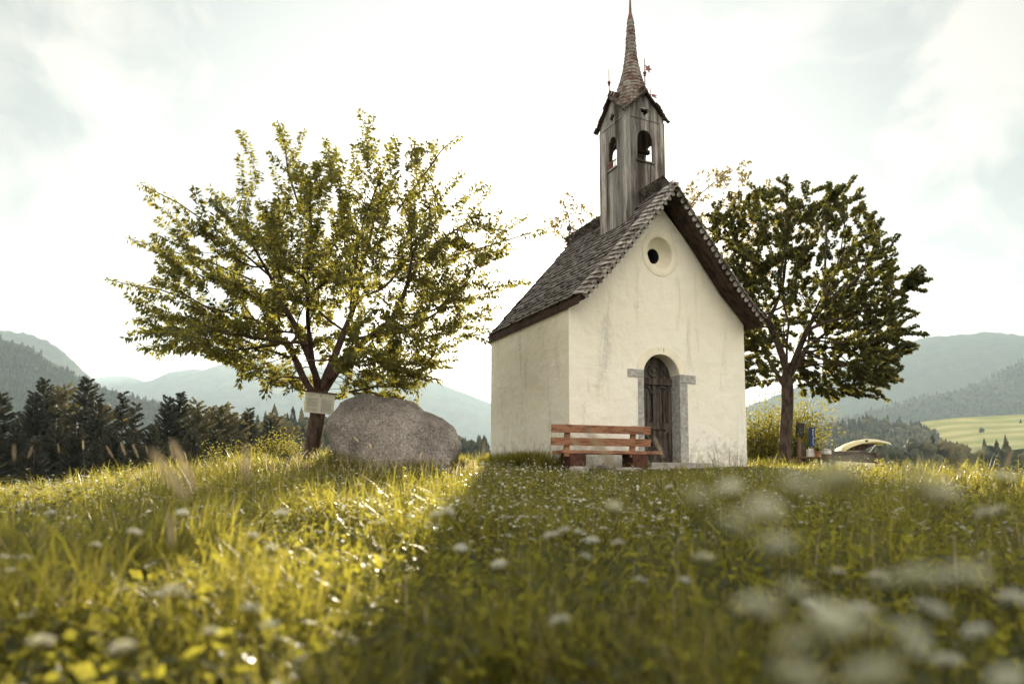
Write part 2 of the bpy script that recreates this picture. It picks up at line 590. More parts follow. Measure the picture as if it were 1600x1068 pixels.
# stone door frame
mb = MB()
JW = 0.125
def fbox(mb, t0, t1, s0, s1, z0, z1):
    mb.box(C((t0 + t1) / 2, (s0 + s1) / 2, (z0 + z1) / 2), U * ((t1 - t0) / 2), N * ((s1 - s0) / 2), (0, 0, (z1 - z0) / 2))
fbox(mb, DC - DW - JW, DC - DW + 0.004, -0.012, 0.30, ZB, 1.86)
fbox(mb, DC + DW - 0.004, DC + DW + JW + 0.06, -0.012, 0.30, ZB, 1.81)
fbox(mb, DC - DW - JW - 0.23, DC - DW + 0.006, -0.018, 0.30, 1.86, 2.005)
fbox(mb, DC + DW - 0.006, DC + DW + JW + 0.26, -0.018, 0.30, 1.81, 1.97)
mb.build('door_frame', M['jamb'], chapel, bevel=0.006)
# white arch ring
mb = MB()
an = np.linspace(0.0, PI, 25)
inr = [(DC - (DW + 0.0) * math.cos(a), ZS + 0.05 + (ZT - 0.048) * math.sin(a)) for a in an]
our = [(DC - (DW + 0.155) * math.cos(a), ZS + 0.05 + (ZT + 0.10) * math.sin(a)) for a in an]
for s0, s1 in ((-0.010, 0.0),):
    vs = [C(p[0], s0, p[1]) for p in inr] + [C(p[0], s0, p[1]) for p in our] + [C(p[0], 0.05, p[1]) for p in inr] + [C(p[0], 0.05, p[1]) for p in our]
    n_ = len(an); fs = []
    for i in range(n_ - 1):
        fs += [(i, i + 1, n_ + i + 1, n_ + i), (n_ + i, n_ + i + 1, 3 * n_ + i + 1, 3 * n_ + i), (2 * n_ + i, 2 * n_ + i + 1, i + 1, i)]
    mb.add(vs, fs)
ring = mb.build('door_arch', M['ring'], chapel)
# faint carved numerals on the arch: worn upright strokes
mb = MB()
for k, (dx, hh, ww) in enumerate(((-0.075, 0.065, 0.008), (-0.012, 0.05, 0.006), (0.055, 0.072, 0.020))):
    zc = ZS + 0.05 + ZT + 0.035
    mb = MB(); fbox(mb, DC + dx - ww / 2, DC + dx + ww / 2, -0.0125, -0.009, zc - hh / 2, zc + hh / 2); mb.build('carved_numeral', M['jamb'], ring)


# oculus
mb = MB()
cen = C(WC[0], 0, WC[1])
def oring(prof, n_=40):
    vs = []
    for r_, s_, off in prof:
        for k in range(n_):
            a = 2 * PI * k / n_
            vs.append(C(WC[0] + r_ * math.cos(a) + off, s_, WC[1] + r_ * 1.07 * math.sin(a)))
    fs = []
    for i in range(len(prof) - 1):
        for k in range(n_):
            k2 = (k + 1) % n_
            fs.append((i * n_ + k, i * n_ + k2, (i + 1) * n_ + k2, (i + 1) * n_ + k))
    return vs, fs
mb.add(*oring([(0.425, 0.01, 0), (0.425, -0.003, 0), (0.415, -0.006, 0), (0.31, -0.006, 0), (0.297, 0.0, 0), (0.288, 0.03, 0), (0.245, 0.10, 0), (0.185, 0.165, 0), (0.140, 0.20, -0.01)]))
rw = mb.build('round_window', M['ring'], chapel, smooth=True)
mb = MB(); mb.add(*oring([(0.140, 0.20, -0.01), (0.135, 0.23, -0.01), (0.135, 0.455, -0.01), (0.0, 0.455, -0.01)])); mb.build('opening', M['interior'], rw)  # near-black tube and end cap: darkness of the hole put in as colour
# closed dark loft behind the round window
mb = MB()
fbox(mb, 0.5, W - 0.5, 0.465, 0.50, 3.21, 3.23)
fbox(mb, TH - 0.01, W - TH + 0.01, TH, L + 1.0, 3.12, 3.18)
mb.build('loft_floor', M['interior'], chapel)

# door leaf
sD = 0.27
mb = MB()
dl = [(DC - DW + 0.0, 0.25), (DC - DW + 0.0, ZS)] + [(DC - DW * math.cos(a), ZS + ZT * math.sin(a)) for a in np.linspace(0, PI, 17)[1:-1]] + [(DC + DW, ZS), (DC + DW, 0.25)]
panel(mb, dl, [], lambda a, b, d: C(a, sD + d, b), 0.05)
door = mb.build('door', M['door'], chapel); fix_normals(door)
door['label'] = 'weathered dark wooden door with crossed braces and carved arch'
mb = MB()
def dstrip(t0, z0, t1, z1, w_, s0=0.0, th=0.03):
    a = C(t0, sD - th / 2 - s0, z0); b = C(t1, sD - th / 2 - s0, z1)
    d = (b - a); ln = d.length; d.normalize()
    side = d.cross(N).normalized()
    mb.box((a + b) / 2, d * (ln / 2), side * (w_ / 2), N * (th / 2))
x0, x1 = DC - DW + 0.045, DC + DW - 0.045
dstrip(x0, 0.19, x0, ZS - 0.02, 0.085); dstrip(x1, 0.19, x1, ZS - 0.02, 0.085)
dstrip(x0, 0.26, x1, 0.26, 0.12, 0.002); dstrip(x0, 0.98, x1, 0.98, 0.13, 0.002); dstrip(x0 - 0.03, ZS - 0.06, x1 + 0.03, ZS - 0.06, 0.13, 0.004, 0.05)
dstrip(DC, 0.99, DC, ZS - 0.1, 0.075, 0.003, 0.035)
dstrip(x0 + 0.04, 0.30, x1 - 0.04, 0.93, 0.06, 0.004); dstrip(x0 + 0.04, 0.93, x1 - 0.04, 0.30, 0.06, 0.009)
for dx in (-0.30, -0.225, -0.15, 0.15, 0.225, 0.30):
    dstrip(DC + dx, 1.02, DC + dx, ZS - 0.26, 0.02, 0, 0.02)
for sx in (-1, 1):   # two small arches under the transom
    cx = DC + sx * 0.205
    pts = [(cx - 0.15 * math.cos(a), ZS - 0.30 + 0.15 * math.sin(a)) for a in np.linspace(0, PI, 9)]
    for p, q in zip(pts[:-1], pts[1:]): dstrip(p[0], p[1], q[0], q[1], 0.035, 0.002)
mb.build('door_brace', M['door'], door, bevel=0.004)
mb = MB()
mb.lathe(C(DC, sD, ZS + 0.15), [(0.125, -0.002), (0.125, 0.03), (0.09, 0.03), (0.08, 0.012), (0.05, 0.012), (0.045, 0.035), (0.0, 0.04)], 24, -N)
for sx in (-1, 1):
    for k in range(5):
        a = 0.25 + k * 0.2
        mb.box(C(DC + sx * 0.30 * math.cos(a), sD - 0.012, ZS + 0.02 + 0.30 * math.sin(a)), U * 0.018, N * 0.012, (0, 0, 0.018))
mb.build('rosette', M['door'], door)
mb = MB()
mb.box(C(DC - DW + 0.075, sD - 0.045, 1.14), U * 0.018, N * 0.006, (0, 0, 0.05))
mb.tube([C(DC - DW + 0.075, sD - 0.05, 1.15), C(DC - DW + 0.075, sD - 0.09, 1.15), C(DC - DW + 0.16, sD - 0.095, 1.14)], 0.009, 8)
mb.build('handle', M['iron'], door)
# steps
mb = MB()
fbox(mb, 1.50, 2.98, -0.34, 0.30, -0.2, 0.265)
stp = mb.build('step', M['step'], chapel, bevel=0.02)
mb = MB(); fbox(mb, 0.70, 2.86, -0.62, -0.345, -0.3, 0.17)
mb.build('step', M['step'], chapel, bevel=0.02)
# footing stones breaking out of the plaster
rr = random.Random(3)
for t0 in (0.25, 0.62, 1.0, 1.3, 3.12, 3.35, 3.62, 3.9):
    mb = MB(); c_ = C(t0, -0.01, 0.14 + rr.uniform(-0.03, 0.05))
    mb.lathe(c_ - N * 0.05, [(0.0, 0.05), (rr.uniform(0.05, 0.09), 0.045), (rr.uniform(0.08, 0.13), 0.0), (0.10, -0.08)], 7, (0, 0, 1))
    mb.build('footing_stone', M['step'], chapel)

# roof
TE0, TE1 = -0.03, W + 0.10
SF = -0.45
prof = [(TE0, 3.16), (0.55, 3.76), (W / 2, 5.53), (W - 0.55, 3.76), (TE1, 3.16)]
RA = (W / 2, 5.53)
deck = MB()
SB = L + 0.06
for i in range(4):
    (a0, z0), (a1, z1) = prof[i], prof[i + 1]
    d = Vector((a1 - a0, z1 - z0)).normalized(); nn = Vector((d.y, -d.x))
    th = 0.09
    q = []
    for s_ in (SF, SB):
        for (a, z_) in ((a0, z0), (a1, z1)):
            q.append(C(a, s_, z_ - 0.01)); q.append(C(a, s_, z_ - 0.01 - th / max(0.5, abs(d.x))))
    deck.add(q, [(0, 4, 6, 2), (1, 3, 7, 5), (0, 2, 3, 1), (4, 5, 7, 6), (0, 1, 5, 4), (2, 6, 7, 3)])
# apse roof planes under the shingles
apx = [(TE0, SB), (0.90, L + 1.65), (W - 0.90, L + 1.65), (TE1, SB)]
pk = C(RA[0], SB, RA[1] - 0.01)
for i in range(3):
    a, b = C(*apx[i], 3.11), C(*apx[i + 1], 3.11)
    dn = Vector((0, 0, -0.09))
    deck.add([a, b, pk, a + dn, b + dn, pk + dn * 1.3], [(0, 1, 2), (5, 4, 3), (0, 3, 4, 1), (1, 4, 5, 2), (2, 5, 3, 0)])
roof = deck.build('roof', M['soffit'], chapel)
roof['label'] = 'steep grey shingled roof with dark boarded underside'


def shingles(mb, p0, eu, ev, la, lb, inside=None, course=0.145, wmin=0.08, wmax=0.15, th=0.022, lift=0.0, over=0.10):
    """courses of shingles: p0 lower corner, eu along the eave, ev up the slope"""
    eu = eu.normalized(); ev = ev.normalized(); nr = eu.cross(ev).normalized()
    if nr.z < 0: nr = -nr
    b = 0.0
    while b < lb:
        a = -random.uniform(0, wmax)
        while a < la:
            w_ = random.uniform(wmin, wmax)
            ca = a + w_ / 2
            if 0 <= ca <= la and (inside is None or inside(ca, b + course * 0.5)):
                jit = random.uniform(-0.016, 0.016)
                l0 = b + jit - 0.01; l1 = b + course + over
                tip = th * random.uniform(1.3, 2.4) + lift
                base = p0 + eu * a
                g = 0.0025
                A = base + eu * g + ev * l0 + nr * tip
                B = base + eu * (w_ - g) + ev * l0 + nr * (tip + random.uniform(-0.004, 0.004))
                Cc = base + eu * (w_ - g) + ev * l1 + nr * (lift + 0.002)
                D = base + eu * g + ev * l1 + nr * (lift + 0.002)
                dn = nr * -th
                mb.add([A, B, Cc, D, A + dn, B + dn], [(0, 1, 2, 3), (0, 4, 5, 1), (0, 3, 4), (1, 5, 2)])
            a += w_
        b += course


def slope_shingles(mb, i, s0, s1, sign):
    (a0, z0), (a1, z1) = prof[i], prof[i + 1]
    if z1 < z0: (a0, z0), (a1, z1) = (a1, z1), (a0, z0)
    p0 = C(a0, s0, z0); up = C(a1, s0, z1) - p0
    shingles(mb, p0, N, up, s1 - s0, up.length - (0.0 if abs(a1 - RA[0]) < 0.01 else 0.0))


mb = MB()
for i in range(4): slope_shingles(mb, i, SF + 0.16, SB, 1)
for i in range(3):
    a, b = C(*apx[i], 3.12), C(*apx[i + 1], 3.12)
    eu = (b - a); la = eu.length; eun = eu.normalized()
    top = C(RA[0], SB, RA[1]) - a
    ta = top.dot(eun); evv = top - eun * ta; lb = evv.length
    shingles(mb, a, eun, evv, la, lb, lambda ca, cb, la=la, lb=lb, ta=ta: ta * cb / lb - 0.03 < ca < la - (la - ta) * cb / lb + 0.03)
mb.build('shingle_covering', M['shingle'], roof)
# ridge
mb = MB()
for k in range(28):
    s_ = SF + k * 0.139
    for sg in (-1, 1):
        d = (C(RA[0] + sg, 0, RA[1] - 1.2) - C(RA[0], 0, RA[1])).normalized()
        up = (d.cross(N)).normalized(); up = up if up.z > 0 else -up
        c_ = C(RA[0], s_ + 0.08, RA[1] + 0.012 + (0.006 if sg > 0 else 0))
        mb.box(c_ + d * 0.09 + up * 0.008, N * 0.08, d * 0.10, up * 0.008)
mb.build('ridge_shingle', M['shingle'], roof)
# verge: a band of rounded shingles turned over the gable edge
mb = MB()
for sg in (0, 1):
    segs = [(prof[0], prof[1]), (prof[1], prof[2])] if sg == 0 else [(prof[4], prof[3]), (prof[3], prof[2])]
    for (p, q) in segs:
        ln = math.hypot(q[0] - p[0], q[1] - p[1])
        n_ = int(ln / 0.14)
        for k in range(n_ + 1):
            f = (k + 0.5) / (n_ + 1)
            cc_ = Vector((p[0] + (q[0] - p[0]) * f, p[1] + (q[1] - p[1]) * f))
            e = (C(q[0], 0, q[1]) - C(p[0], 0, p[1])).normalized()
            up = e.cross(N).normalized(); up = up if up.z > 0 else -up
            base = C(cc_.x, SF + 0.24, cc_.y) + up * (0.045 + random.uniform(0, 0.012))
            hw = 0.080 + random.uniform(-0.006, 0.006)
            fwd = (-N * 1.0 - up * 0.16).normalized()
            lay = random.uniform(0.30, 0.335)
            tl = e * 1.0 + up * -0.12
            tl.normalize()
            pts = [base - tl * hw, base + tl * hw]
            end = base + fwd * lay
            arc = [end + tl * (hw * math.cos(a)) + (fwd * 0.35 - up * 0.8).normalized() * (0.055 * math.sin(a)) for a in np.linspace(0, PI, 7)]
            top_ = [pts[0], pts[1]] + arc
            bot = [v - up * 0.014 + fwd * -0.004 for v in top_]
            m_ = len(top_)
            mb.add(top_ + bot, [tuple(range(m_)), tuple(range(2 * m_ - 1, m_ - 1, -1))] + [(i, (i + 1) % m_, m_ + (i + 1) % m_, m_ + i) for i in range(m_)])
            # scallop hanging below the front edge
            e2 = C(cc_.x, SF - 0.035, cc_.y) - Vector((0, 0, 0.02))
            arc = [e2 + e * (0.05 * math.cos(a)) - up * (0.05 + 0.085 * math.sin(a)) for a in np.linspace(0, PI, 7)]
            top_ = [e2 - e * 0.05 + up * 0.02, e2 + e * 0.05 + up * 0.02] + arc
            bot = [v + N * 0.014 for v in top_]
            mb.add(top_ + bot, [tuple(range(m_)), tuple(range(2 * m_ - 1, m_ - 1, -1))] + [(i, (i + 1) % m_, m_ + (i + 1) % m_, m_ + i) for i in range(m_)])
mb.build('verge_shingle', M['shingle_light'], roof)
# soffit boards under the gable overhang and a fascia on the side eave
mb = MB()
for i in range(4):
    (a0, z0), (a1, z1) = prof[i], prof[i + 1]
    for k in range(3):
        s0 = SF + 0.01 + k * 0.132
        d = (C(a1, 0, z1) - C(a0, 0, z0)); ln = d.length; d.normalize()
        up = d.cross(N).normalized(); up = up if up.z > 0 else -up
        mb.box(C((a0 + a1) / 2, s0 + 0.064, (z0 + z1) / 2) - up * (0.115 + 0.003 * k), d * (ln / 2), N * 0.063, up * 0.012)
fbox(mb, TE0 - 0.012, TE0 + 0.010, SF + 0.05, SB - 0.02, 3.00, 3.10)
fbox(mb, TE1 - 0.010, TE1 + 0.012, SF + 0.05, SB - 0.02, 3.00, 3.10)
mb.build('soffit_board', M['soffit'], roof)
# finial on the apse end
mb = MB()
fb = C(RA[0], SB - 0.02, RA[1])
mb.lathe(fb, [(0.035, -0.05), (0.03, 0.12), (0.012, 0.25), (0.012, 0.36), (0.055, 0.39), (0.065, 0.44), (0.05, 0.49), (0.012, 0.52), (0.008, 0.75), (0.0, 0.76)], 10)
mb.tube([fb + Vector((0, 0, 0.74)), fb + Vector((-0.10, 0.02, 1.02))], 0.008, 6)
mb.build('finial', M['iron'], chapel)

# ---- bell turret
T1, T2, S1, S2 = 1.62, 2.58, 0.49, 1.41
TM, SM = (T1 + T2) / 2, (S1 + S2) / 2
ZTE, ZTG = 7.35, 7.81
board = {}
M['board_u'] = old_wood('grey_turret_board', (0.16, 0.148, 0.130), (0.43, 0.41, 0.37), (0.06, 0.042, 0.03), (5, 5, 0.55), (tuple(U), 0.115))
M['board_n'] = old_wood('grey_turret_board_side', (0.16, 0.148, 0.130), (0.43, 0.41, 0.37), (0.07, 0.047, 0.033), (5, 5, 0.55), (tuple(N), 0.115))
def quatre(cx, cz, r_):
    pts = []
    for k in range(4):
        a0 = k * PI / 2 + PI / 4
        ccx, ccz = cx + r_ * 0.62 * math.cos(a0 - PI / 4), cz + r_ * 0.62 * math.sin(a0 - PI / 4)
        for j in np.linspace(-0.62 * PI, 0.62 * PI, 7):
            pts.append((ccx + r_ * 0.48 * math.cos(a0 - PI / 4 + j), ccz + r_ * 0.48 * math.sin(a0 - PI / 4 + j)))
    return pts
def lancet(cx, z0, zs, hw, rise):
    L_ = [(cx - hw, z0), (cx - hw, zs)]
    for a in np.linspace(0, 1, 7)[1:]:
        L_.append((cx - hw * math.cos(a * PI / 2) ** 1.0, zs + rise * math.sin(a * PI / 2) ** 0.92))
    L_ += [(2 * cx - p[0], p[1]) for p in L_[::-1][1:]]
    return L_
tur = empty('bell_turret', C(TM, SM, 5.0) - origin_of(chapel))
tur.parent = chapel
def face(which):
    mb = MB()
    if which in ('front', 'back'):
        s_, d_ = (S1, 1) if which == 'front' else (S2, -1)
        zlow = 4.45
        outer = [(T1, zlow), (T2, zlow), (T2, ZTE), (TM, ZTG), (T1, ZTE)]
        holes = [lancet(TM, 6.37, 6.76, 0.19, 0.26), quatre(TM, 7.42, 0.085)]
        panel(mb, outer, holes, lambda a, b, d: C(a, s_ + d * d_, b), 0.045)
        m_ = M['board_u']
    else:
        t_, d_ = (T1, 1) if which == 'left' else (T2, -1)
        outer = [(S1 + 0.046, 3.9), (S2 - 0.046, 3.9), (S2 - 0.046, ZTE + 0.04), (SM, ZTG), (S1 + 0.046, ZTE + 0.04)]
        holes = [lancet(SM, 6.31, 6.74, 0.15, 0.24), quatre(SM, 7.40, 0.085)]
        panel(mb, outer, holes, lambda a, b, d: C(t_ + d * d_, a, b), 0.045)
        m_ = M['board_n']
    o = mb.build('boarding', m_, tur); fix_normals(o)
    return o
for wch in ('front', 'back', 'left', 'right'): face(wch)
mb = MB()     # cover strips, sills, gable board
for (t_, s_) in ((T1, S1), (T2, S1), (T1, S2), (T2, S2)):
    sg = 1 if t_ == T1 else -1; ss = 1 if s_ == S1 else -1
    mb.box(C(t_ + sg * 0.05, s_ - ss * 0.008, 5.95), U * 0.055, N * 0.008, (0, 0, 1.30))
fbox(mb, T1 + 0.01, T2 - 0.01, S1 - 0.012, S1 - 0.001, 7.235, 7.255)
fbox(mb, T1 + 0.60, T2 - 0.02, S1 - 0.014, S1 - 0.002, 4.9, 6.28)
fbox(mb, TM - 0.22, TM + 0.22, S1 - 0.035, S1 + 0.04, 6.335, 6.365)
fbox(mb, T1 - 0.035, T1 + 0.04, SM - 0.18, SM + 0.18, 6.275, 6.305)
fbox(mb, T1 - 0.012, T1 - 0.001, S1 + 0.05, S2 - 0.05, 7.235, 7.255)
mb.build('cover_board', M['board_u'], tur)
mb = MB()     # little railing in the side opening
fbox(mb, T1 - 0.02, T1, SM - 0.145, SM + 0.145, 6.44, 6.46)
for k in range(7):
    fbox(mb, T1 - 0.017, T1 - 0.005, SM - 0.13 + k * 0.043, SM - 0.118 + k * 0.043, 6.305, 6.44)
mb.build('railing', M['copper'], tur)
mb = MB()
bc = C(TM - 0.04, SM - 0.02, 6.42)
mb.lathe(bc, [(0.0, 0.05), (0.15, 0.05), (0.21, 0.0), (0.215, 0.02), (0.17, 0.10), (0.135, 0.22), (0.115, 0.31), (0.06, 0.35), (0.0, 0.355)], 20)
mb.tube([bc + Vector((0, 0, 0.1)), bc + Vector((0, 0, -0.06))], 0.02, 8)
mb.build('bell', M['bronze'], tur, smooth=True)
mb = MB()
fbox(mb, T1 + 0.05, T2 - 0.05, SM - 0.06, SM + 0.02, 6.78, 6.86)
mb.build('bell_beam', M['soffit'], tur)
# turret roof: four small gables
mb = MB()
dk = MB()
OVH = 0.085
for (c0, cdir, odir, half) in ((C(TM, S1, 0), U, -N, (T2 - T1) / 2), (C(TM, S2, 0), U, N, (T2 - T1) / 2), (C(T1, SM, 0), N, -U, (S2 - S1) / 2), (C(T2, SM, 0), N, U, (S2 - S1) / 2)):
    for sg in (-1, 1):
        k = (ZTG - ZTE) / half
        hh = half + 0.09
        apex = c0 + odir * OVH + Vector((0, 0, ZTG + 0.02))
        low = c0 + odir * OVH + cdir * (sg * hh) + Vector((0, 0, ZTG + 0.02 - k * hh))
        cenp = c0 - odir * ((S2 - S1) / 2) + Vector((0, 0, ZTG + 0.02))
        lowb = c0 + cdir * (sg * hh) - odir * (-0.0) + Vector((0, 0, ZTG + 0.02 - k * hh))
        corner = c0 + cdir * (sg * hh) + odir * 0.085 + Vector((0, 0, ZTG + 0.02 - k * hh))
        eu = -odir
        ev = apex - low
        lb = ev.length; la = (cenp - apex).length
        nr = eu.cross(ev.normalized()); nr = nr if nr.z > 0 else -nr
        dn = nr * -0.03
        dk.add([low, apex, cenp, low + dn, apex + dn, cenp + dn], [(0, 1, 2), (5, 4, 3), (0, 3, 4, 1), (1, 4, 5, 2), (0, 2, 5, 3)])
        shingles(mb, low, eu, ev, la, lb, lambda ca, cb, la=la, lb=lb: ca < 0.05 + la * (cb / lb), 0.085, 0.05, 0.085, 0.012, over=0.05)
dk.build('gable_deck', M['soffit'], tur)
mb.build('gable_roof', M['shingle_red'], tur)
# spire
def sz(py): return at(985, py, 13.7).z
sp = [(168, 0.50), (155, 0.40), (140, 0.305), (126, 0.235), (112, 0.185), (98, 0.145), (84, 0.118), (70, 0.103), (56, 0.093), (44, 0.080), (31, 0.062)]
sp = sp[2:]
zs_ = [ZTG - 0.36, ZTG - 0.18, ZTG] + [sz(p) for p, _ in sp]; rs_ = [0.47, 0.405, 0.36] + [r_ for _, r_ in sp]
cs = C(TM, SM, 0) + U * 0.02
mb = MB()
z_ = zs_[0]
mb.lathe(cs, [(r_ - 0.012, zz) for zz, r_ in zip(zs_, rs_)], 8)
ci = 0
while z_ < zs_[-1]:
    r0 = np.interp(z_, zs_, rs_); dz = 0.085
    r1 = np.interp(z_ + dz + 0.04, zs_, rs_)
    n_ = max(7, int(2 * PI * r0 / 0.075))
    for k in range(n_):
        a0 = 2 * PI * (k + 0.5 * (ci % 2)) / n_ + 0.02; a1 = a0 + 2 * PI / n_ - 0.02
        jz = random.uniform(-0.008, 0.008)
        ro = r0 + 0.014 + random.uniform(0, 0.006)
        q = []
        for (aa, rr_, zz) in ((a0, ro, z_ + jz), (a1, ro, z_ + jz), (a1, r1, z_ + dz + 0.04), (a0, r1, z_ + dz + 0.04), (a0, ro - 0.014, z_ + jz), (a1, ro - 0.014, z_ + jz)):
            q.append(cs + Vector((math.cos(aa) * rr_, math.sin(aa) * rr_, zz)))
        mb.add(q, [(0, 1, 2, 3), (1, 0, 4, 5), (0, 3, 4), (1, 5, 2)])
    z_ += dz; ci += 1
mb.build('spire', M['shingle_red'], tur)
mb = MB()
mb.lathe(cs, [(0.066, zs_[-1] - 0.02), (0.050, sz(22)), (0.032, sz(18)), (0.020, sz(0)), (0.012, sz(-22)), (0.0, sz(-30))], 10)
mb.build('spire_tip', M['copper'], tur, smooth=True)
def finial(p, hb, ht, flag=0):
    mb = MB()
    mb.tube([p, p + Vector((0, 0, ht))], [0.013, 0.008], 6)
    mb.lathe(p + Vector((0, 0, hb + 0.05)), [(0.0, -0.06), (0.03, -0.05), (0.018, -0.03), (0.038, 0.0), (0.028, 0.03), (0.0, 0.05)], 10)
    mb.build('finial', M['copper'], tur)
    if flag:
        mb = MB()
        f0 = p + Vector((0, 0, ht * 0.72)); d = U
        if flag == 1:
            q = [f0 + d * 0.03 + Vector((0, 0, 0.03)), f0 + d * 0.20 + Vector((0, 0, 0.035)), f0 + d * 0.12 + Vector((0, 0, 0.0)), f0 + d * 0.19 - Vector((0, 0, 0.05)), f0 + d * 0.03 - Vector((0, 0, 0.03))]
        else:
            q = []
            for k in range(10):
                a = k * PI / 5; rr_ = 0.10 if k % 2 == 0 else 0.045
                q.append(f0 + d * (0.09 + rr_ * math.cos(a)) + Vector((0, 0, rr_ * math.sin(a))))
        m_ = len(q)
        mb.add(q + [v + N * 0.005 for v in q], [tuple(range(m_)), tuple(range(2 * m_ - 1, m_ - 1, -1))] + [(i, (i + 1) % m_, m_ + (i + 1) % m_, m_ + i) for i in range(m_)])
        mb.tube([f0, f0 + d * 0.05], 0.004, 5)
        mb.build('weathervane', M['copper'], tur)
zg = ZTG + 0.03
finial(C(T1 - 0.06, SM, zg), 0.24, 0.60)
finial(C(TM - 0.02, S1 - 0.06, zg), 0.30, 0.66, 2)
finial(C(T2 + 0.04, SM, zg), 0.14, 0.42, 1)

# ------------------------------------------------------------------ bench
bl = at(862, 668, 11.25); br = at(1016, 680, 11.9)
bdir = (br - bl); bdir.z = 0; blen = bdir.length; bdir.normalize()
bn = Vector((-bdir.y, bdir.x, 0))                      # towards the chapel
BZ = 0.16
bo = Vector((bl.x, bl.y, 0))
bench = empty('park_bench', bo + bdir * (blen / 2) + Vector((0, 0, BZ)), 'reddish brown plank bench on two thick blocks in front of the chapel door', 'bench')
def B(a, n_, z_): return bo + bdir * a + bn * n_ + Vector((0, 0, z_))
def bz(py, Y): return at(900, py, Y).z
# the bench stands with its back to the camera, so the back planks are nearest
def plank(name, a0, a1, n0, z0, z1, th, tilt=0.0, sub=None):
    mb = MB()
    up = (Vector((0, 0, 1)) - bn * tilt).normalized()
    c_ = B((a0 + a1) / 2, n0, (z0 + z1) / 2)
    mb.box(c_, bdir * ((a1 - a0) / 2), up * ((z1 - z0) / 2), up.cross(bdir).normalized() * (th / 2))
    return mb.build(name, M['bench'], bench, bevel=0.006)
zt = bz(662, 11.25)
plank('backrest_plank', 0.0, blen, 0.0, zt - 0.135, zt, 0.045, 0.12)
plank('backrest_plank', 0.01, blen + 0.03, 0.05, zt - 0.345, zt - 0.215, 0.045, 0.12)
mb = MB()
sz0 = zt - 0.475
for k in range(3):
    mb.box(B(blen / 2 + 0.25, 0.12 + k * 0.150, sz0 + 0.025), bdir * (blen / 2 + 0.03), bn * 0.068, (0, 0, 0.027))
mb.build('seat', M['bench'], bench, bevel=0.005)
for a0 in (0.26, blen - 0.36):
    mb = MB()
    up = (Vector((0, 0, 1)) - bn * 0.12).normalized()
    mb.box(B(a0 + 0.05, 0.075, zt - 0.26), bdir * 0.045, up * 0.27, bn * 0.03)
    mb.build('upright', M['bench'], bench, bevel=0.004)
for a0 in (0.36, blen - 0.32):
    mb = MB()
    mb.box(B(a0 + 0.15, 0.25, (sz0 + BZ - 0.12) / 2), bdir * 0.15, bn * 0.19, (0, 0, (sz0 - BZ + 0.12) / 2))
    mb.build('leg', M['bench_dark'], bench, bevel=0.012)
for a0, w_, h_, cat in ((0.46, 0.17, 0.07, 'grey stone slab lying under the left bench block'), (1.35, 0.2, 0.05, 'low grey stone half sunk in grass under the right bench block')):
    mb = MB()
    mb.lathe(B(a0, -0.05, BZ - 0.05), [(0.0, h_), (w_ * 0.8, h_ * 0.95), (w_, h_ * 0.5), (w_ * 1.05, -0.1)], 9)
    o = mb.build('stone', M['step']); tag(o, cat, 'stone', 'stones under the bench')

